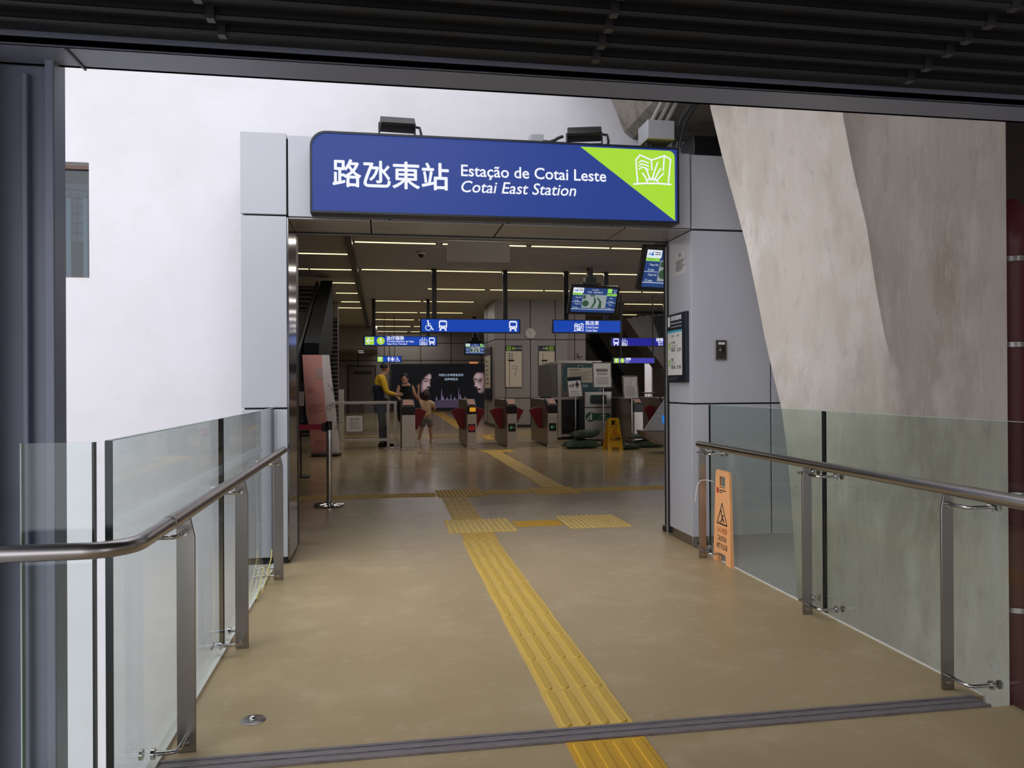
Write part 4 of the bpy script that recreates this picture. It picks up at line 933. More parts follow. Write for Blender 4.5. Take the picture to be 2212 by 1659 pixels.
# ---------------------------------------------------------------- escalators and louver screens
def escalator(label, xr, w, y0, y1, z1, side_m):
    """rises away from the entrance from (y0, 0) to (y1, z1)"""
    t = thing('escalator', label, 'escalator', (xr, y0, 0)); L_ = y1 - y0
    for dx in (0, w):
        b = MB(); b.prism([(0, 0), (1.0, 0), (L_, z1 - .9), (L_, z1), (L_ * .97, z1), (.4, .22), (0, .22)], 'x', dx - .06, dx + .06); b.build('truss_panel', M['hall_dark'], t)
        b = MB(); b.prism([(.2, .22), (.6, .3), (L_ - .3, z1), (L_ - .3, z1 + .75), (.4, 1.02), (-.1, .95), (-.15, .6)], 'x', dx - .012, dx + .012); b.build('balustrade', M[side_m], t)
        b = MB(); b.tube([(dx, -.1, .3), (dx, -.22, .6), (dx, -.12, .93), (dx, .4, 1.04), (dx, L_ - .3, z1 + .78)], .04, 10); b.build('handrail', M['black'], t, smooth=True)
        b = MB(); b.tube([(dx - .05, .1, .24), (dx - .05, .5, .3), (dx - .05, L_ - .3, z1 + .02)], .018, 6); b.build('deck_edge', M['hall_steel'], t)
    if xr < 0:
        b = MB(); k_ = z1 / (L_ - .8); b.prism([(3.3, k_ * 2.8 - .75), (L_, z1 - .75), (L_, z1 + .88), (3.3, k_ * 2.8 + .95)], 'x', w + .065, w + .36); b.build('side_cladding', mat('dark_cladding', (22, 24, 27), .6, spec=.2), t)
    st = MB(); n_ = 22
    for k in range(n_):
        y = .5 + (L_ - .8) * k / n_; z = z1 * k / n_; st.box(.07, w - .07, y, y + (L_ - .8) / n_, z + .02, z + .02 + z1 / n_)
    st.build('steps', M['slat'], t); return t
MB_dark_glass = M['balustrade'] = mat('dark_balustrade', (46, 48, 54), .35, spec=.4)
escalator('dark escalator rising away behind the pink banner', -2.6, 1.0, 12.6, 20.4, 3.2, 'balustrade')
escalator('dark escalator rising away behind the trash bin and signs', 8.15, .6, 25.5, 32.3, 3.25, 'balustrade')
def louver(label, x0, x1, y, z0, z1, n_, m='slat'):
    t = thing('louver_screen', label, 'louver screen', ((x0 + x1) / 2, y, z0), 0, 'louver screens beside the escalator'); w = x1 - x0
    b = MB(); b.box(-w / 2, w / 2, .06, .1, 0, z1 - z0); b.build('backing', M['hall_dark'], t)
    b = MB()
    for k in range(n_):
        z = (z1 - z0) * (k + .5) / n_; b.prism([(-.02, z - .025), (.05, z + .01), (.055, z + .03), (-.02, z + .005)], 'x', -w / 2, w / 2)
    o = b.build('slats', M[m], t); return t
louver('wide louver screen behind the escalator by the left hall side', -4.6, -1.62, 21.8, 0, 4.12, 34)
louver('narrow louver screen between escalator and glass fence', -1.75, -1.42, 25.9, 0, 3.6, 26)
b = MB(); b.box(-3.0, -1.42, 26.1, 26.4, 0, 4.12); struct(b.build('wall_stair', M['hall_wall']))
sp = thing('stair_soffit', 'sloping brown underside of a stair at the right of the hall', 'stair', (9.1, 28, 0))
b = MB(); b.prism([(0, 3.86), (.5, 3.15), (.93, 2.67), (1.45, 2.0), (1.55, 1.0), (1.6, .0), (4, 0), (4, 4.148), (1.9, 4.148)] + [q for k in range(7) for q in ((1.75 - .25 * k, 4.12 - .03 * k), (1.72 - .25 * k, 4.06 - .03 * k))], 'y', 0, 1.2); b.build('soffit_panel', M['hall_wall'], sp)
b = MB(); b.prism([(.98, 3.95), (1.3, 3.1), (1.62, 2.95), (1.75, 3.2), (1.5, 3.98)], 'y', -.02, 0); b.build('dark_recess', M['hall_dark'], sp)
ex = struct(MB().box(10.2, 14.5, 36.2, 36.4, -1, 6).build('wall_outside', M['plaster']))
b = MB(); b.box(11.95, 12.1, 33.1, 33.25, .75, 2.95); tag(b.build('window_post', M['paper']), 'pale post in the bright opening at the right of the hall', 'post')
rl = thing('railing', 'steel bar railing below the bright opening', 'railing', (11.0, 32.4, 0))
b = MB(); b.cyl((-1.2, 0, 1.0), (1.2, 0, 1.0), .03, 8); b.cyl((-1.2, 0, .12), (1.2, 0, .12), .02, 8); b.build('rail', M['steel'], rl, smooth=True)
b = MB()
for k in range(17): b.cyl((-1.2 + .15 * k, 0, 0), (-1.2 + .15 * k, 0, 1.0), .01, 6)
b.build('bars', M['steel'], rl)
t = MB(); t.box(9.98, 10.08, 32.92, 32.99, 1.5, 2.25); tag(t.build('wall_plate', M['extin_brown']), 'narrow orange brown plate on the wall left of the bright opening', 'plate')

# ---------------------------------------------------------------- ticket gates
def gate(label, x, y=16.5, w=.21, disp='arrow', flaps=(1, 1), L_=2.0, amber=False):
    t = thing('ticket_gate', label, 'ticket gate', (x, y, 0), 0, 'ticket gates in a row')
    hw = w / 2
    b = MB(); b.prism([(.04, .03), (L_, .03), (L_, .98), (L_ - .05, 1.05), (.32, 1.05), (.04, .9)], 'x', -hw + .01, hw - .01); b.build('cabinet', M['gate_side'], t, bevel=.012)
    MB().box(-hw, hw, 0, .05, .05, .74).build('front_plate', M['hall_steel'], t, bevel=.008)
    MB().box(-hw - .01, hw + .01, -.02, .1, 0, .045).build('foot', M['hall_steel'], t, bevel=.005)
    b = MB(); b.prism([(-.004, .745), (.08, .745), (.4, 1.0), (.4, 1.065), (.3, 1.065), (-.004, .92)], 'x', -hw + .003, hw - .003); b.build('head', M['gate_black'], t, bevel=.008)
    b = MB(); b.prism([(.03, .944), (.26, 1.053), (.256, 1.061), (.026, .952)], 'x', -hw + .03, hw - .03); b.build('reader', M['reader'], t)
    F = Face((0, -.003, 0)); 
    if disp: MB().box(-hw + .02, hw - .03, -.008, 0.0, .36, .53).build('display', M['gate_black'], t)
    F = Face((-.005, -.0085, .445))
    a = F.art(0, .002)
    if disp == 'arrow': arrow_icon(a, 0, 0, .1, 180); a.build('arrow', M['lamp_green'], t)
    elif disp == 'no': a.ring(0, 0, .05, .012); a.rect(-.04, -.008, .04, .008); a.build('no_entry', M['lamp_red'], t)
    if amber: MB().box(-.05, .08, -.01, -.003, .80, .89).build('amber_label', M['lamp_amber'], t)
    F = Face((0, -.0045, .845)); F.text('lettering', '···', M['grey_ink'], t, 0, 0, w=.03, align='c')
    for s_ in (-1, 1):
        if not flaps[(s_ + 1) // 2]: continue
        pts = [(s_ * hw * .9, .84), (s_ * (hw + .12), .87), (s_ * (hw + .29), .80), (s_ * (hw + .08), .40), (s_ * hw * .9, .38)]
        b = MB(); b.prism(pts, 'y', .72, .76); b.build('flap', M['flap'], t, bevel=.01)
    return t
gate('ticket gate nearest the guard, next to the glass fence', .55, w=.28, disp='', flaps=(0, 1))
gate('ticket gate with amber label and red no entry sign', 1.90, w=.2, disp='no', flaps=(1, 1), amber=True)
gate('ticket gate with green arrow display, third from the glass fence', 2.775, disp='arrow')
gate('ticket gate with green arrow display, beside the service booth', 3.675, disp='arrow', flaps=(1, 0))
gate('ticket gate behind the right-hand sign stand and sandbags', 5.75, y=16.85, disp='', flaps=(0, 1))
gate('ticket gate half hidden by the sloping console', 6.62, y=17.2, disp='', flaps=(1, 0))
# glass fence beside the gates
gf = thing('glass_fence', 'steel framed glass fence beside the first ticket gate', 'fence', (-.3, 17.1, 0))
b = MB(); b.box(-1.6, .62, -.025, .025, .97, 1.03); b.build('top_rail', M['hall_steel'], gf, bevel=.004)
b = MB(); b.box(-1.6, .62, -.02, .02, .16, .22); b.build('bottom_rail', M['hall_steel'], gf, bevel=.004)
for x in (.43, .585): b = MB(); b.box(x - .03, x + .03, -.03, .03, 0, 1.03); b.build('post', M['hall_steel'], gf, bevel=.004)
b = MB(); b.box(.35, .67, -.1, .1, 0, .015); b.build('foot_plate', M['hall_steel'], gf)
b = MB(); b.box(-1.63, -1.57, -.03, .03, 0, 1.03); b.build('post', M['hall_steel'], gf)
MB().box(-1.57, .40, -.006, .006, .22, .97).build('pane', M['glass_clear'], gf)
nt_ = thing('notice_sheet', 'white printed notice on the glass fence', 'notice', (-.59, 17.075, .38))
F = Face((0, 0, 0)); a = F.art(0, .003); a.rect(-.17, 0, .17, .34); a.build('sheet', M['paper'], nt_)
F.text('lettering', '請勿停留', M['ink'], nt_, 0, .25, w=.2, n0=.003, align='c'); a = F.art(.004, .001)
for k in range(6): a.rect(-.12 + .01 * (k % 2), .05 + k * .03, .12 - .01 * (k % 3), .058 + k * .03)
a.build('printed_line', M['grey_ink'], nt_)

# ---------------------------------------------------------------- service booth, bin, sign stands, sandbags
bo = thing('service_booth', 'steel service booth with a teal notice board behind the trash bin', 'booth', (4.75, 18.75, 0))
b = MB(); b.box(-.62, .68, 0, 1.6, 1.06, 1.9); b.build('upper_body', mat('booth_grey', (112, 108, 104), .4, metal=.4), bo, bevel=.01)
b = MB(); b.box(-.45, .68, -.03, 1.6, 1.9, 1.96); b.build('top_trim', M['hall_steel'], bo, bevel=.006)
b = MB(); b.box(-.45, -.36, -.03, .0, .06, 1.9); b.build('corner_post', M['hall_steel'], bo, bevel=.006)
b = MB(); b.box(-.60, .1, -.02, .02, 1.0, 1.06); b.box(-.60, .1, -.02, .02, .08, .14); b.build('glass_frame', M['hall_steel'], bo)
b = MB(); b.box(-.58, .68, .1, 1.5, .0, 1.06); b.build('counter_base', M['hall_dark'], bo)
MB().box(-.58, .1, -.008, .008, .14, 1.0).build('pane', M['glass_clear'], bo)
F = Face((0, -.004, 0)); a = F.art(0, .004); a.poly([(-.30, 1.28), (-.24, 1.2), (.62, 1.2), (.62, 1.88), (-.22, 1.88), (-.30, 1.8)]); nb_ = a.build('notice_board', M['teal'], bo)
a = F.art(.005, .003); a.rect(-.2, 1.42, .58, 1.79); a.build('sheet', M['cream'], nb_); a = F.art(.005, .003); a.stroke([(.08, 1.8), (.2, 1.8), (.2, 1.85), (.08, 1.85)], .008, closed=True); a.build('clip', M['hall_steel'], nb_)
F.text('lettering', '乘客服務中心', M['ink'], nb_, -.14, 1.72, w=.3, n0=.009); F.text('lettering', '請使用', M['white_ink'], nb_, .12, 1.31, w=.2, n0=.005)
a = F.art(.009, .001)
for k in range(9): a.rect(-.14, 1.46 + k * .027, .3 + .2 * ((k * 7) % 3) / 3, 1.468 + k * .027)
a.build('printed_line', M['grey_ink'], nb_)
b = MB(); b.ell((-.2, .4, 1.96), (.12, .1, .03), z0=0); b.build('lamp_cap', M['black'], bo, smooth=True)
bn = thing('trash_bin', 'stainless trash bin with dark oval opening and green emblem band', 'trash bin', (5.19, 18.2, 0))
b = MB(); b.box(-.37, .37, .02, .48, .02, 1.2); b.build('shell', M['hall_dark'], bn, bevel=.01)
MB().box(-.34, .33, 0, .03, .03, .795).build('door', mat('bin_steel', (196, 190, 184), .38, metal=.85), bn, bevel=.006); up_ = MB().box(-.34, .33, 0, .03, .815, 1.19).build('upper_panel', mat('bin_steel_upper', (186, 178, 172), .36, metal=.85), bn, bevel=.006)
F = Face((0, -.001, 0)); a = F.art(0, .006); a.rrect(-.21, .89, .21, 1.12, .05); a.build('opening_rim', M['bin_green'], bn); a = F.art(.006, .003); a.rrect(-.18, .91, .19, 1.1, .04); a.build('opening', M['black'], bn)
a = F.art(0, .003); a.disc(-.2, .58, .12, 28); a.rect(-.16, .50, .3, .67, .0004); lb_ = a.build('label_band', M['bin_green'], bn)
a = F.art(.004, .002); a.disc(-.19, .655, .018, 10); a.rect(-.205, .51, -.165, .63); a.stroke([(-.2, .61), (-.25, .585)], .016); a.poly([(-.275, .565), (-.235, .565), (-.24, .51), (-.27, .51)]); a.build('litter_symbol', M['white_ink'], lb_)
F.text('lettering', '一般垃圾', M['white_ink'], lb_, .1, .595, w=.18, n0=.004, align='c'); F.text('lettering', 'Lixo / Waste', M['white_ink'], lb_, .1, .54, w=.2, n0=.004, align='c')
def stand(label, x, y, z0, w, h, roll, px, kind):
    t = thing('sign_stand', label, 'sign stand', (px, y, 0), 0, 'chrome sign stands among the sandbags')
    b = MB(); b.cyl((0, .0, .02), (0, 0, z0 + .02), .016, 12); b.build('post', M['chrome'], t, smooth=True)
    b = MB(); b.lathe([(.1, 0), (.1, .012), (.02, .02)], n=20); b.build('base', M['hall_steel'], t, smooth=True)
    c_, s_ = math.cos(roll), math.sin(roll)
    F = Face((x - px, -.03, z0), (c_, .0, s_), (-s_, .12, c_))
    a = F.art(-.02, .02); a.rrect(-w / 2, 0, w / 2, h, .01); a.build('back_plate', M['hall_steel'], t)
    e = .022
    a = F.art(0, .012); a.rect(-w / 2, 0, w / 2, e); a.rect(-w / 2, h - e, w / 2, h); a.rect(-w / 2, e, -w / 2 + e, h - e); a.rect(w / 2 - e, e, w / 2, h - e); a.build('frame', M['chrome'], t, bevel=.003)
    a = F.art(.0005, .002); a.rect(-w / 2 + e, e, w / 2 - e, h - e); sh_ = a.build('sheet', M['paper'] if kind != 'wrapped' else mat('clear_wrap', (196, 192, 186), .12, spec=.9, bump=(14, .9, .02)), t)
    if kind == 'family':
        a = F.art(.003, .001); a.rect(-w / 2 + e, h * .8, w / 2 - e, h - e); a.build('dark_header', M['navy'], sh_)
        a = F.art(.003, .001); person_icon(a, .06, h * .42, h * .36, True); person_icon(a, -.03, h * .46, h * .22); person_icon(a, -.075, h * .48, h * .16); person_icon(a, -.11, h * .48, h * .14); a.build('family_symbol', M['ink'], sh_)
        F.text('lettering', '請照顧同行小孩', M['ink'], sh_, 0, h * .26, w=w * .55, n0=.003, align='c')
        a = F.art(.003, .001); a.rect(-.1, h * .18, .1, h * .2); a.rect(-.1, h * .1, .1, h * .12); a.build('printed_line', M['grey_ink'], sh_)
    elif kind == 'notice':
        a = F.art(.003, .001); a.rect(-w * .3, h * .62, w * .3, h * .74); a.build('grey_header', M['grey_ink'], sh_); F.text('lettering', '乘客須知', M['ink'], sh_, 0, h * .5, w=w * .5, n0=.003, align='c')
        a = F.art(.003, .001)
        for k in range(5): a.rect(-w * .32, h * (.15 + .06 * k), w * .32, h * (.17 + .06 * k))
        a.build('printed_line', M['grey_ink'], sh_)
    else:
        a = F.art(.003, .001)
        for k in range(7): a.rect(-w * .28, h * (.15 + .06 * k), w * .26, h * (.165 + .06 * k))
        a.build('printed_line', M['grey_ink'], sh_)
stand('chrome sign stand with black header and parent and child symbols', 4.2, 16.56, 1.09, .34, .46, math.radians(4), 4.2, 'family')
stand('tallest chrome sign stand with a printed notice, before the trash bin', 4.81, 16.55, 1.29, .44, .58, math.radians(0), 4.83, 'notice')
stand('chrome sign stand with a sheet wrapped in shiny clear film', 5.45, 16.5, 1.04, .36, .52, math.radians(1), 5.47, 'wrapped')
def sandbag(label, x, y, z, w, d, h, rz, tip=0.0):
    b = MB(); n_ = 15; top = []; bot = []
    for i in range(n_):
        for j in range(n_):
            u, v = -1 + 2 * i / (n_ - 1), -1 + 2 * j / (n_ - 1)
            q = max(0, (1 - abs(u) ** 3.2) * (1 - abs(v) ** 2.6)) ** .55
            sq = 1 - .07 * (u * u * v * v < .5) * (abs(u) > .9 or abs(v) > .9)
            px_ = u * w / 2 * sq + .012 * math.sin(5 * v + x * 3); py_ = v * d / 2 * sq + .014 * math.sin(5 * u + x * 5)
            wr = .012 * math.sin(13 * px_ + 9 * py_ + x * 7) + .009 * math.sin(23 * py_ - 17 * px_ + x * 9)
            lift = tip * max(0, u) ** 3 * max(0, .6 - .4 * v)
            seam = .035 + lift + .35 * h * .3
            top.append((px_, py_, seam + q * (h - seam + lift) * .95 + wr * q)); bot.append((px_, py_, seam * (1 - q) + lift * q * .5 if q < 1 else 0))
    vs = top + bot; m_ = n_ * n_
    fs = [(i * n_ + j, (i + 1) * n_ + j, (i + 1) * n_ + j + 1, i * n_ + j + 1) for i in range(n_ - 1) for j in range(n_ - 1)]
    fs += [tuple(k + m_ for k in f)[::-1] for f in fs]
    rim = list(range(n_)) + [i * n_ + n_ - 1 for i in range(1, n_)] + [(n_ - 1) * n_ + j for j in range(n_ - 2, -1, -1)] + [i * n_ for i in range(n_ - 2, 0, -1)]
    fs += [(rim[i], rim[(i + 1) % len(rim)], rim[(i + 1) % len(rim)] + m_, rim[i] + m_) for i in range(len(rim))]
    mz = min(v[2] for v in vs); vs = [(p_, q_, r_ - mz) for p_, q_, r_ in vs]
    b.add(vs, fs); o = b.build('sandbag', M['sandbag'], smooth=True); o.location = (x, y, z); o.rotation_euler = (0, 0, rz)
    tag(o, label, 'sandbag', 'dark green sandbags round the sign stands')
sandbag('dark green sandbag on the floor at the booth end of the pile', 4.22, 16.15, 0, .78, .44, .2, .05)
sandbag('dark green sandbag lying on top with one corner sticking up', 4.32, 16.2, .215, .62, .38, .18, .14, .15)
sandbag('dark green sandbag between the pile and the yellow sign', 4.92, 16.1, 0, .5, .42, .22, -.1)
sandbag('flat dark green sandbag just behind the yellow wet floor sign', 5.14, 15.70, 0, .44, .28, .1, .15)
sandbag('dark green sandbag at the ticket console end, lower one', 5.66, 16.1, 0, .75, .4, .16, -.08)
sandbag('dark green sandbag at the ticket console end, on top of another', 5.56, 16.12, .185, .6, .34, .1, .1)

# ---------------------------------------------------------------- wet floor signs
def aboard(t, F, wb, wt, h, m, n0, n1, slot=(.055, .05), foot=.16):
    """one board of a folding sign on Face F, with a hand slot near the top and a foot cut-out"""
    a = F.art(n0, n1 - n0); sw, sh = slot; zt = h - .045; zb = zt - sh * 2
    hwz = lambda z: (wb + (wt - wb) * z / h) / 2
    q = lambda z0, z1, u0a, u1a, u0b, u1b: a.poly([(u0a, z0), (u1a, z0), (u1b, z1), (u0b, z1)])
    f = wb * .24
    q(0, .07, -hwz(0), -f, -hwz(.07), -f + .012); q(0, .07, f, hwz(0), f - .012, hwz(.07))
    q(.07, zb, -hwz(.07), hwz(.07), -hwz(zb), hwz(zb))
    q(zb, zt, -hwz(zb), -sw, -hwz(zt), -sw); q(zb, zt, sw, hwz(zb), sw, hwz(zt))
    k = hwz(zt); top = [(-k, zt), (k, zt), (hwz(h) * .98, h - .012), (hwz(h) * .8, h), (-hwz(h) * .8, h), (-hwz(h) * .98, h - .012)]
    a.poly(top)
    return a.build('board', M[m], t)
def slip_symbol(F, t, v, s, m, n0):
    a = F.art(n0, .001); a.stroke([(-s * .5, v), (s * .5, v), (.0, v + s * .92)], s * .06, closed=True); a.build('warning_triangle', M[m], t)
    a = F.art(n0, .001); a.disc(-s * .1, v + s * .56, s * .06, 10); a.stroke([(-s * .08, v + s * .48), (s * .04, v + s * .28), (s * .18, v + s * .12)], s * .09); a.stroke([(s * .02, v + s * .34), (s * .16, v + s * .4)], s * .05, .0003); a.stroke([(s * .04, v + s * .28), (-s * .08, v + s * .12)], s * .07, .0005); a.stroke([(-s * .24, v + s * .1), (-s * .1, v + s * .07)], s * .04, .0006); a.build('slipping_figure', M[m], t)
wy = thing('wet_floor_sign', 'yellow folding wet floor sign standing before the sandbags', 'wet floor sign', (4.75, 15.42, 0), .04)
Ff = Face((0, -.03, 0), (1, 0, 0), (0, .16, 1)); aboard(wy, Ff, .34, .22, .68, 'wet_yellow', -.012, 0)
Fb = Face((-.02, .26, 0), (1, 0, 0), (0, -.26, 1)); aboard(wy, Fb, .34, .22, .68, 'wet_yellow', -.012, 0)
Ff.text('lettering', 'CAUTION', M['ink'], wy, 0, .515, w=.16, bold=.01, align='c', n0=.0); Ff.text('lettering', 'WET FLOOR', M['ink'], wy, 0, .475, w=.19, bold=.01, align='c', n0=.0)
slip_symbol(Ff, wy, .31, .17, 'red_ink', 0.0); Ff.text('lettering', '小心地滑', M['ink'], wy, 0, .2, w=.23, h=.085, heavy=.002, align='c', n0=0)
wo = thing('wet_floor_sign', 'orange folded wet floor sign tied to the handrail post by the pier glass', 'wet floor sign', (2.525, 5.50, 0))
Ff = Face((-.0, 0, 0), (0, -1, 0), (.012, 0, 1)); aboard(wo, Ff, .30, .235, .70, 'wet_orange', -.012, 0, (.05, .045))
Fb = Face((.015, 0, 0), (0, -1, 0), (-.002, 0, 1)); aboard(wo, Fb, .30, .235, .70, 'wet_orange', -.012, 0, (.05, .045))
a = Ff.art(0, .0015); a.stroke(rr_pts(-.118, .085, .118, .49, .012), .006, closed=True); a.stroke(rr_pts(-.105, .505, .105, .58, .01), .005, closed=True); a.build('raised_border', M['wet_orange'], wo)
a = Ff.art(0, .0012); a.stroke(rr_pts(-.09, .31, .09, .315, .002), .001); a.build('crease', M['wet_orange'], wo)
slip_symbol(Ff, wo, .295, .17, 'ink', 0.0); Ff.text('lettering', '小心地滑', M['red_ink'], wo, 0, .225, w=.17, h=.048, align='c'); Ff.text('lettering', 'CAUTION', M['ink'], wo, 0, .165, w=.15, h=.04, bold=.01, align='c'); Ff.text('lettering', 'WET FLOOR', M['ink'], wo, 0, .105, w=.19, h=.042, bold=.01, align='c')
a = Ff.art(0, .001); a.rect(-.095, .525, -.065, .565); a.build('red_mark', M['red_ink'], wo); a = Ff.art(0, .001); a.rect(-.055, .545, .06, .553); a.rect(-.055, .53, .0, .537); a.build('small_print', M['ink'], wo)
c = MB(); c.tube([(2.52, 5.63, .60), (2.48, 5.66, .612), (2.43, 5.665, .61), (2.40, 5.66, .57), (2.385, 5.65, .51), (2.38, 5.65, .45)], .003, 6); tag(c.build('tie_string', M['string'], smooth=True), 'white string tying the orange sign to the post', 'string')

# ---------------------------------------------------------------- console, belt post, pink banner
co = thing('tactile_console', 'sloping silver information console half hidden by the portal pillar', 'console', (5.06, 14.5, 0))
b = MB(); b.prism([(0, .46), (.50, 1.16), (1.3, 1.3), (1.4, .42)], 'y', .0, .06); b.build('sloping_panel', M['alu'], co, bevel=.01)
b = MB(); b.prism([(0, .45), (.03, .37), (.36, .17), (1.3, .15), (1.4, .42)], 'y', .0, .5); b.build('underside', M['gate_side'], co, bevel=.01)
b = MB(); b.box(.7, 1.2, .1, .5, 0, .2); b.build('pedestal', M['hall_dark'], co)
F = Face((0, -.001, 0)); a = F.art(0, .004)
for k in range(4):
    for q in range(4): a.disc(.18 + .14 * q + .05 * k, .55 + .1 * k, .012, 10)
a.build('braille_dots', M['white_ink'], co); a = F.art(0, .003); a.rect(.36, .6, .7, .75); a.build('blue_picture', M['screen_logo'], co)
bp_ = thing('belt_post', 'chrome belt post with a red belt inside the doorway', 'belt post', (-.595, 9.0, 0))
b = MB(); b.cyl((0, 0, .02), (0, 0, .9), .031, 22); b.build('post', M['chrome'], bp_, smooth=True)
b = MB(); b.lathe([(.17, 0), (.175, .01), (.172, .022), (.12, .036), (.04, .045), (.033, .06)], n=32); b.build('base', M['chrome'], bp_, smooth=True)
b = MB(); b.lathe([(.034, .86), (.036, .87), (.036, .95), (.03, .96)], n=22); b.build('cap', M['black'], bp_, smooth=True)
b = MB(); b.box(-.075, -.03, -.025, .025, .845, .945); b.build('belt_cassette', M['black'], bp_, bevel=.004)
b = MB(); b.box(-1.4, -.07, -.002, .002, .865, .925); b.build('belt', M['belt'], bp_)
bb = thing('banner_stand', 'pink and white fabric banner stand beside the escalator', 'banner', (-1.2, 15.4, 0))
def cloth(rows, name, m):
    b = MB(); k = len(rows); n_ = len(rows[0])
    fr_ = [tuple(p) for r in rows for p in r]; bk_ = [(p[0], p[1] + .004, p[2]) for r in rows for p in r]
    fs = [(i * n_ + j, i * n_ + j + 1, (i + 1) * n_ + j + 1, (i + 1) * n_ + j) for i in range(k - 1) for j in range(n_ - 1)]
    o_ = k * n_; fs2 = [tuple(q + o_ for q in f) for f in fs]
    rim = [i for i in range(n_)] + [i * n_ + n_ - 1 for i in range(1, k)] + [(k - 1) * n_ + j for j in range(n_ - 2, -1, -1)] + [i * n_ for i in range(k - 2, 0, -1)]
    fs3 = [(rim[i], rim[(i + 1) % len(rim)], rim[(i + 1) % len(rim)] + o_, rim[i] + o_) for i in range(len(rim))]
    b.add(fr_ + bk_, fs + fs2 + fs3); return b.build(name, M[m], bb, smooth=True)
def edge(tv, tbl):
    for (a_, x0), (c_, x1) in zip(tbl, tbl[1:]):
        if a_ >= tv >= c_: return x0 + (x1 - x0) * (a_ - tv) / (a_ - c_)
    return tbl[-1][1]
EL = [(1.97, -.31), (1.5, -.28), (1.0, -.25), (.85, -.245), (.6, -.19), (.02, -.15)]; EM = [(1.97, .05), (1.5, .075), (1.0, .12), (.6, .16), (.02, .2)]; ER = [(1.97, .19), (1.5, .24), (1.0, .305), (.6, .345), (.02, .385)]
by = lambda x, z: -.06 * math.sin(x * 5 + z * 1.6) + .05 * math.cos(z * 2.4)
Z = [.06 + (1.97 - .06) * i / 20 for i in range(21)]
cloth([[(lambda x: (x, by(x, z), z - .05 * (1 - z / 2) * (j < 2)))(edge(z, EL) + (edge(z, EM) - edge(z, EL)) * j / 5) for j in range(6)] for z in Z], 'pink_cloth', 'banner_pink')
cloth([[(lambda x: (x, by(x, z), z))(edge(z, EM) + .001 + (edge(z, ER) - edge(z, EM)) * j / 4) for j in range(5)] for z in Z], 'white_cloth', 'banner_white')
pr = MB()
def line_on(z, u0, u1, hh=.008):
    x0 = edge(z, EL); x1 = edge(z, EM); n_ = 6
    for i in range(n_):
        a_ = x0 + (x1 - x0) * (u0 + (u1 - u0) * i / n_); c_ = x0 + (x1 - x0) * (u0 + (u1 - u0) * (i + 1) / n_)
        pr.add([(a_, by(a_, z) - .006, z), (c_, by(c_, z) - .006, z), (c_, by(c_, z + hh) - .006, z + hh), (a_, by(a_, z + hh) - .006, z + hh)], [(0, 1, 2, 3)])
for z, u in ((1.28, .5), (1.24, .45), (1.0, .85), (.96, .9), (.92, .7), (.88, .9), (.84, .6), (.62, .9), (.58, .7), (.54, .9), (.50, .8), (.3, .8), (.26, .9), (.22, .7)): line_on(z, .12, u)
pr.build('printed_line', mat('faded_print', (140, 84, 84), .8), bb)
F = Face((0, -.09, 0))
F.text('lettering', '路環', M['banner_white'], bb, -.05, 1.62, w=.13, h=.1, heavy=.002); F.text('lettering', '單車', M['banner_white'], bb, -.05, 1.52, w=.13, h=.09, heavy=.002)
a = F.art(0, .002)
for (u, v, r) in ((.27, 1.28, .035), (.2, .95, .045), (.29, .98, .03), (.33, .56, .02)): a.ring(u, v, r, .008)
for (p, q) in (((.2, .95), (.25, 1.05)), ((.25, 1.05), (.3, .98)), ((.17, 1.4), (.27, 1.28)), ((.34, .74), (.32, .58)), ((.28, .52), (.36, .52))): a.stroke([p, q], .008)
a.build('bicycle_drawing', M['ink'], bb)
b = MB(); b.cyl((-.13, .12, .02), (-.31, .1, 1.99), .014, 8); b.cyl((-.32, .1, 1.96), (.2, .1, 1.96), .01, 8); b.cyl((-.31, .06, 1.96), (-.31, .1, 1.96), .008, 6); b.cyl((.19, .06, 1.96), (.19, .1, 1.96), .008, 6); b.build('pole', M['black'], bb)
b = MB(); b.prism([(-.15, -.12), (.35, -.08), (.42, .1), (.3, .2), (-.15, .22)], 'z', 0, .06); b.build('base', M['black'], bb, bevel=.02)
ls_ = thing('leaflet_stand', 'slim leaflet stand with a white box at the escalator foot', 'stand', (-1.2, 11.9, 0))
b = MB(); b.box(-.05, .05, -.04, .0, 1.07, 1.28); b.build('leaflet_box', M['paper'], ls_); b = MB(); b.cyl((.0, .02, .0), (.0, .02, 1.28), .012, 8); b.build('post', M['hall_dark'], ls_); b = MB(); b.box(-.13, .13, -.1, .14, 0, .02); b.build('base', M['hall_dark'], ls_)

# ---------------------------------------------------------------- small things on the portal pillar
sb = thing('timetable_board', 'dark framed service hours board on the inner face of the pillar', 'board', (2.545, 6.36, 1.66))
F = Face((-.001, 0, 0), (0, -1, 0)); a = F.art(-.0, .03); a.rect(-.21, -.29, .21, .31); a.build('frame', M['navy'], sb, bevel=.004)
a = F.art(.031, .001); a.rect(-.2, -.225, .13, .145); sh_ = a.build('sheet', M['paper'], sb); a = F.art(.031, .0012); a.rect(-.2, .145, .13, .165); a.build('cyan_band', M['cyan_ink'], sb)
a = F.art(.032, .001); a.rrect(-.19, .2, -.14, .29, .015); a.build('train_symbol', M['white_ink'], sb)
F.text('lettering', '首尾班車服務時間', M['white_ink'], sb, -.12, .25, w=.24, h=.04, heavy=.001, n0=.031); F.text('lettering', 'Horário de serviço de hoje', M['white_ink'], sb, -.12, .22, w=.24, bold=.01, n0=.031); F.text('lettering', 'Train Service Hours of Today', M['white_ink'], sb, -.12, .19, w=.24, n0=.031)
a = F.art(.033, .001); a.ring(-.155, .03, .024, .012); a.ring(-.155, -.12, .024, .012); a.build('green_ring', M['green_ink'], sb)
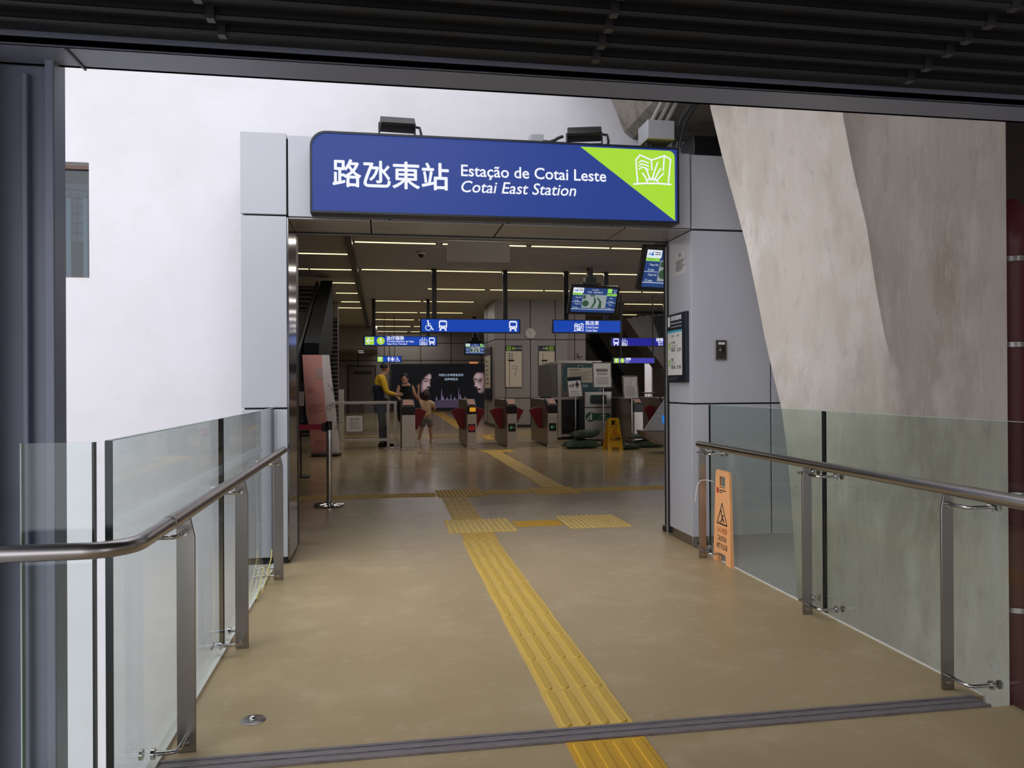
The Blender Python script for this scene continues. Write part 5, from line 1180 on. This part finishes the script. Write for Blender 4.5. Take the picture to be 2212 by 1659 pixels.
for v, s_ in ((.02, '1'), (-.13, '2')): F.text('lettering', s_, M['green_ink'], sb, -.155, v, h=.022, size=.03, n0=.033, align='c')
for (u, v, s_, w_) in ((-.1, .11, '首班車', .05), (.02, .11, '尾班車', .05), (-.11, .05, '氹仔碼頭', .09), (-.11, -.1, '媽閣', .05), (-.11, -.02, '06:30', .09), (.02, -.02, '23:59', .09), (-.11, -.17, '06:38', .09), (.02, -.17, '23:45', .09)): F.text('lettering', s_, M['ink'], sb, u, v, w=w_, n0=.033)
a = F.art(.033, .001)
for k in range(3): a.rect(-.11, .03 - .012 * k, .02 - .02 * k, .033 - .012 * k); a.rect(-.11, -.115 - .012 * k, -.02 - .02 * k, -.112 - .012 * k); a.rect(-.19, -.245 - .012 * k, .08 - .05 * k, -.243 - .012 * k)
a.build('small_print', M['grey_ink'], sb)
nt2 = thing('paper_notice', 'white paper notice taped high on the inner face of the pillar', 'notice', (2.545, 6.335, 2.40))
F = Face((-.001, 0, 0), (0, -1, 0)); a = F.art(0, .0015); a.rrect(-.12, -.1, .12, .1, .008); a.build('sheet', M['paper'], nt2)
F.text('lettering', '通告', M['ink'], nt2, 0, .06, w=.05, n0=.0016, align='c'); a = F.art(.0016, .0005)
for k in range(8): a.rect(-.1, .02 - .012 * k, .1 - .02 * (k % 4), .025 - .012 * k)
a.build('printed_line', M['ink'], nt2)
sw = thing('key_switch', 'recessed steel key switch box on the grey pillar front', 'switch', (2.80, 6.1, 1.64))
F = Face((0, -.001, 0)); a = F.art(0, .012); a.rect(-.05, -.083, .05, .083); a.build('frame', M['steel'], sw, bevel=.002); a = F.art(.0125, .001); a.rect(-.04, -.073, .042, .075); a.build('plate', mat('dark_switch_plate', (74, 70, 66), .3, metal=.6), sw)
a = F.art(.0138, .001); a.rect(-.025, .045, .032, .065); a.build('white_label', M['paper'], sw); a = F.art(.0138, .006); a.disc(-.012, .0, .012, 16); a.build('key_cylinder', M['chrome'], sw); a = F.art(.0138, .004); a.rect(.012, -.03, .028, .04); a.build('lever', M['black'], sw)
# ---------------------------------------------------------------- people
def skin_mesh(name, nodes, edges, material, parent, root=0, sub=2):
    """one continuous body surface grown round a joint graph; nodes = {key: ((x, y, z), r)}"""
    keys = list(nodes); idx = {k: i for i, k in enumerate(keys)}
    me = bpy.data.meshes.new(name); me.from_pydata([nodes[k][0] for k in keys], [(idx[a], idx[b]) for a, b in edges], [])
    o = bpy.data.objects.new(name, me); COL.objects.link(o)
    o.modifiers.new('skin', 'SKIN'); s_ = o.modifiers.new('sub', 'SUBSURF'); s_.levels = sub; s_.render_levels = sub
    for i, k in enumerate(keys):
        r = nodes[k][1]; r = r if isinstance(r, tuple) else (r, r)
        me.skin_vertices[0].data[i].radius = r; me.skin_vertices[0].data[i].use_root = (k == keys[root])
    dg = bpy.context.evaluated_depsgraph_get(); dg.update()
    m2 = bpy.data.meshes.new_from_object(o.evaluated_get(dg), depsgraph=dg); bpy.data.objects.remove(o); bpy.data.meshes.remove(me)
    m2.name = name; m2.materials.clear(); m2.materials.append(material)
    m2.polygons.foreach_set('use_smooth', [True] * len(m2.polygons))
    q = bpy.data.objects.new(name, m2); COL.objects.link(q); q.parent = parent
    return q
def V3(*a): return Vector(a)
def hand_nodes(N, E, key, wrist, d, side, s=1.0, curl=.3):
    """palm, four fingers and a thumb from a wrist; d = pointing direction, side = across the palm"""
    d = d.normalized(); sd = (side - d * side.dot(d)).normalized(); up = d.cross(sd)
    N[key + 'p'] = (tuple(wrist + d * .045 * s), (.034 * s, .02 * s)); E.append((key, key + 'p'))
    N[key + 'q'] = (tuple(wrist + d * .085 * s), (.036 * s, .016 * s)); E.append((key + 'p', key + 'q'))
    for i, (o_, l_) in enumerate(((-.028, .062), (-.009, .075), (.010, .07), (.028, .055))):
        b0 = wrist + d * .1 * s + sd * o_ * s; b1 = b0 + (d - up * curl).normalized() * l_ * .55 * s; b2 = b1 + (d - up * curl * 2.2).normalized() * l_ * .5 * s
        for k, p, r in (('a', b0, .0095), ('b', b1, .0085), ('c', b2, .007)): N[key + 'f%d%s' % (i, k)] = (tuple(p), r * s)
        E += [(key + 'q', key + 'f%da' % i), (key + 'f%da' % i, key + 'f%db' % i), (key + 'f%db' % i, key + 'f%dc' % i)]
    t0 = wrist + d * .04 * s - sd * .038 * s; t1 = t0 + (d * .7 - sd * .5).normalized() * .04 * s; t2 = t1 + (d * .95 - sd * .15).normalized() * .032 * s
    for k, p, r in (('a', t0, .011), ('b', t1, .0095), ('c', t2, .008)): N[key + 't' + k] = (tuple(p), r * s)
    E += [(key + 'p', key + 'ta'), (key + 'ta', key + 'tb'), (key + 'tb', key + 'tc')]
def person(name_label, loc, J, s, skin_m, clothes, hair, face_dir, shoe_m, curl=.3):
    """J: joints in local metres: pelvis, chest, neck, head, sL eL wL hL (hand dir), sR.., hipL kneeL ankL, ..."""
    t = thing('person', name_label, 'person', loc)
    N = {}; E = []
    f = Vector(face_dir).normalized(); rt = f.cross(Vector((0, 0, 1))).normalized()
    def add(k, p, r, frm=None):
        N[k] = (tuple(p), r)
        if frm: E.append((frm, k))
    add('pelvis', J['pelvis'], (.14 * s, .105 * s)); add('waist', J['waist'], (.125 * s, .095 * s), 'pelvis'); add('chest', J['chest'], (.145 * s, .11 * s), 'waist')
    add('neckb', J['neckb'], (.075 * s, .07 * s), 'chest'); add('neck', J['neck'], .052 * s, 'neckb'); h = Vector(J['head']); hs = J.get('hs', s)
    add('jaw', h + f * .03 * hs + V3(0, 0, -.075 * hs), (.062 * hs, .07 * hs), 'neck'); add('face', h + f * .012 * hs, (.075 * hs, .09 * hs), 'jaw'); add('crown', h + V3(0, 0, .075 * hs) - f * .008 * hs, (.068 * hs, .082 * hs), 'face')
    for q in 'LR':
        add('s' + q, J['s' + q], .062 * s, 'neckb'); add('e' + q, J['e' + q], .043 * s, 's' + q); add('w' + q, J['w' + q], .029 * s, 'e' + q)
        hand_nodes(N, E, 'w' + q, Vector(J['w' + q]), Vector(J['h' + q]), Vector(J.get('hs' + q, (0, 0, 1))), s, curl)
        add('h' + q, J['hip' + q], .092 * s, 'pelvis'); add('k' + q, J['knee' + q], .058 * s, 'h' + q); add('c' + q, (Vector(J['knee' + q]) * .62 + Vector(J['ank' + q]) * .38), .055 * s, 'k' + q); add('a' + q, J['ank' + q], .036 * s, 'c' + q)
    body = skin_mesh('body', N, E, skin_m, t)
    b = MB(); b.ell(tuple(h + f * .105 * hs + V3(0, 0, -.01 * hs)), (.014 * hs, .018 * hs, .024 * hs), 8, 6); b.build('nose', skin_m, t, smooth=True)
    for k in (-1, 1):
        b = MB(); b.ell(tuple(h + f * .088 * hs + rt * k * .033 * hs + V3(0, 0, .022 * hs)), (.011 * hs, .011 * hs, .008 * hs), 8, 6); b.build('eye', M['hair'], t, smooth=True)
        b = MB(); b.ell(tuple(h + rt * k * .078 * hs - f * .01 * hs + V3(0, 0, .0)), (.016 * hs, .016 * hs, .032 * hs), 8, 6); b.build('ear', skin_m, t, smooth=True)
    b = MB(); b.ell(tuple(h + f * .096 * hs + V3(0, 0, -.052 * hs)), (.024 * hs, .012 * hs, .007 * hs), 8, 6); b.build('mouth', mat('lips', (150, 88, 80), .5), t, smooth=True)
    hair(t, h, f, hs)
    for cn, cm, parts, grow in clothes:
        CN = {k: (N[k][0], tuple(x + g for x in (N[k][1] if isinstance(N[k][1], tuple) else (N[k][1],) * 2))) for k, g in parts.items() if k in N}
        CN.update({k: v for k, v in grow.items()})
        CE = [(a, b_) for a, b_ in E if a in CN and b_ in CN]
        extra = [(v[2], k) for k, v in grow.items() if len(v) > 2]; CN = {k: (v[0], v[1]) for k, v in CN.items()}
        skin_mesh(cn, CN, CE + extra, cm, t)
    for q in 'LR':
        an = Vector(J['ank' + q]); d = Vector(J.get('toe' + q, face_dir)); d.z = 0; d.normalize()
        sd = V3(-d.y, d.x, 0); b = MB(); vs = []
        prof = [(-.075, .035, .085), (-.06, .042, .1), (0, .042, .095), (.07, .047, .065), (.13, .048, .05), (.175, .036, .04), (.185, .012, .03)]
        for (u, hw, zz) in prof:
            for (a_, c_) in ((-1, 0), (1, 0), (.8, .75), (.35, 1), (-.35, 1), (-.8, .75)): vs.append(V3(an.x, an.y, 0) + d * u * s + sd * hw * a_ * s + V3(0, 0, c_ * zz * s + max(0, an.z - .09 * s)))
        n_ = 6; fs = [(i * n_ + j, i * n_ + (j + 1) % n_, (i + 1) * n_ + (j + 1) % n_, (i + 1) * n_ + j) for i in range(len(prof) - 1) for j in range(n_)] + [tuple(range(n_)), tuple(range((len(prof) - 1) * n_, len(prof) * n_))]
        b.add(vs, fs); b.build('shoe', shoe_m, t, smooth=True)
    return t
def short_hair(t, h, f, s):
    b = MB(); b.ell(tuple(h + V3(0, 0, .045 * s) - f * .022 * s), (.088 * s, .094 * s, .1 * s), 16, 8, z0=-.25); b.build('hair', M['hair'], t, smooth=True)
def tied_hair(t, h, f, s):
    b = MB(); b.ell(tuple(h + V3(0, 0, .035 * s) - f * .03 * s), (.095 * s, .098 * s, .108 * s), 16, 8, z0=-.6); b.build('hair', M['hair'], t, smooth=True)
    b = MB(); b.ell(tuple(h - f * .11 * s + V3(0, 0, .03 * s)), (.05 * s, .05 * s, .05 * s), 12, 8); b.build('hair_bun', M['hair'], t, smooth=True)
def bob_hair(t, h, f, s):
    b = MB(); b.ell(tuple(h + V3(0, 0, .0 * s) - f * .03 * s), (.105 * s, .1 * s, .135 * s), 16, 10, z0=-.75); b.build('hair', mat('dark_red_brown_hair', (48, 28, 26), .5), t, smooth=True)
# guard: seen from behind, turned to the gates, right arm reaching to the first gate
Jg = dict(pelvis=(0, 0, .95), waist=(-.03, 0, 1.12), chest=(-.035, .01, 1.38), neckb=(0, .01, 1.555), neck=(.045, .02, 1.62), head=(.10, .05, 1.74),
          sR=(.05, -.19, 1.52), eR=(.13, -.24, 1.22), wR=(.33, -.14, 1.17), hR=(.9, .1, .03), hsR=(0, 0, 1), sL=(-.06, .2, 1.52), eL=(.08, .3, 1.25), wL=(.26, .26, 1.18), hL=(1, 0, .05), hsL=(0, 0, 1),
          hipR=(.0, -.09, .92), kneeR=(.03, -.1, .5), ankR=(.02, -.11, .09), hipL=(0, .09, .92), kneeL=(.05, .1, .5), ankL=(.12, .1, .09), hs=1.02)
gd = person('guard in yellow and navy shirt reaching over the glass fence', (-.03, 17.62, 0), Jg, 1.02, M['skin'],
       [('shirt', M['shirt_yellow'], {'pelvis': .016, 'waist': .014, 'chest': .014, 'neckb': .02, 'sL': .018, 'sR': .018, 'eL': .02, 'eR': .02, 'wL': .014, 'wR': .014}, {}),
        ('back_panel', M['cloth_navy'], {'pelvis': .022, 'waist': .03}, {'rib': ((-.06, -.01, 1.43), (.186, .15), 'waist')}),
        ('trousers', M['cloth_navy'], {'pelvis': .012, 'hL': .012, 'hR': .012, 'kL': .025, 'kR': .025, 'cL': .022, 'cR': .022, 'aL': .034, 'aR': .034}, {'belt': ((-.01, 0, 1.06), (.135, .105), 'pelvis')})],
       short_hair, (.85, .5, 0), M['shoe_black'])
b = MB(); b.lathe([(.13, .76), (.158, .8), (.165, .9), (.165, 1.0), (.155, 1.08)], n=24); b.build('shirt_hem', M['cloth_navy'], gd, smooth=True)
Jw = dict(pelvis=(0, 0, .86), waist=(0, -.01, 1.02), chest=(0, -.02, 1.22), neckb=(.01, -.02, 1.38), neck=(.0, -.03, 1.43), head=(-.01, -.05, 1.535),
          sR=(-.15, -.02, 1.34), eR=(-.2, -.08, 1.1), wR=(-.08, -.2, .98), hR=(.5, -.6, -.1), sL=(.16, -.02, 1.34), eL=(.24, -.02, 1.12), wL=(.36, .06, .98), hL=(1, .3, -.3),
          hipR=(-.08, 0, .82), kneeR=(-.08, -.02, .45), ankR=(-.08, .02, .085), hipL=(.08, 0, .82), kneeL=(.09, -.02, .45), ankL=(.1, .02, .085))
person('woman in a black dress behind the first ticket gate', (.56, 19.05, 0), Jw, .95, M['skin'],
       [('dress', M['cloth_black'], {'chest': .014, 'neckb': .014, 'waist': .02, 'pelvis': .03, 'sL': .016, 'sR': .016, 'hL': .05, 'hR': .05, 'kL': .05, 'kR': .05}, {})],
       tied_hair, (-.1, -1, -.1), M['shoe_black'])
Jc = dict(pelvis=(0, 0, .60), waist=(0, 0, .72), chest=(0, 0, .87), neckb=(0, 0, .98), neck=(-.01, 0, 1.02), head=(-.02, .0, 1.13),
          sR=(.13, .0, .94), eR=(.21, .02, .80), wR=(.14, .12, .72), hR=(-.6, .6, 0), sL=(-.12, .0, .95), eL=(-.2, .05, 1.1), wL=(-.18, .06, 1.29), hL=(0, .1, 1), hsL=(1, 0, 0),
          hipR=(.07, 0, .57), kneeR=(.09, .0, .31), ankR=(.11, 0, .07), hipL=(-.07, 0, .57), kneeL=(-.12, .02, .31), ankL=(-.19, .0, .07), hs=.95, toeL=(-.4, -.6, 0), toeR=(.3, -.8, 0))
person('child in cream tee and grey shorts with one arm raised, by the red sticker', (1.05, 18.6, 0), Jc, .74, M['skin'],
       [('tee', M['tee'], {'chest': .02, 'neckb': .008, 'waist': .028, 'sL': .025, 'sR': .028}, {'slR': ((.185, .012, .845), (.05, .05), 'sR'), 'slL': ((-.165, .03, 1.03), (.045, .045), 'sL'), 'hem': ((0, 0, .6), (.125, .1), 'waist')}),
        ('shorts', M['shorts'], {'pelvis': .022, 'hL': .03, 'hR': .03}, {'shR': ((.09, 0, .36), (.075, .075), 'hR'), 'shL': ((-.11, .015, .36), (.075, .075), 'hL'), 'belt': ((0, 0, .68), (.11, .09), 'pelvis')})],
       bob_hair, (-.1, 1, 0), M['shoe_white'])
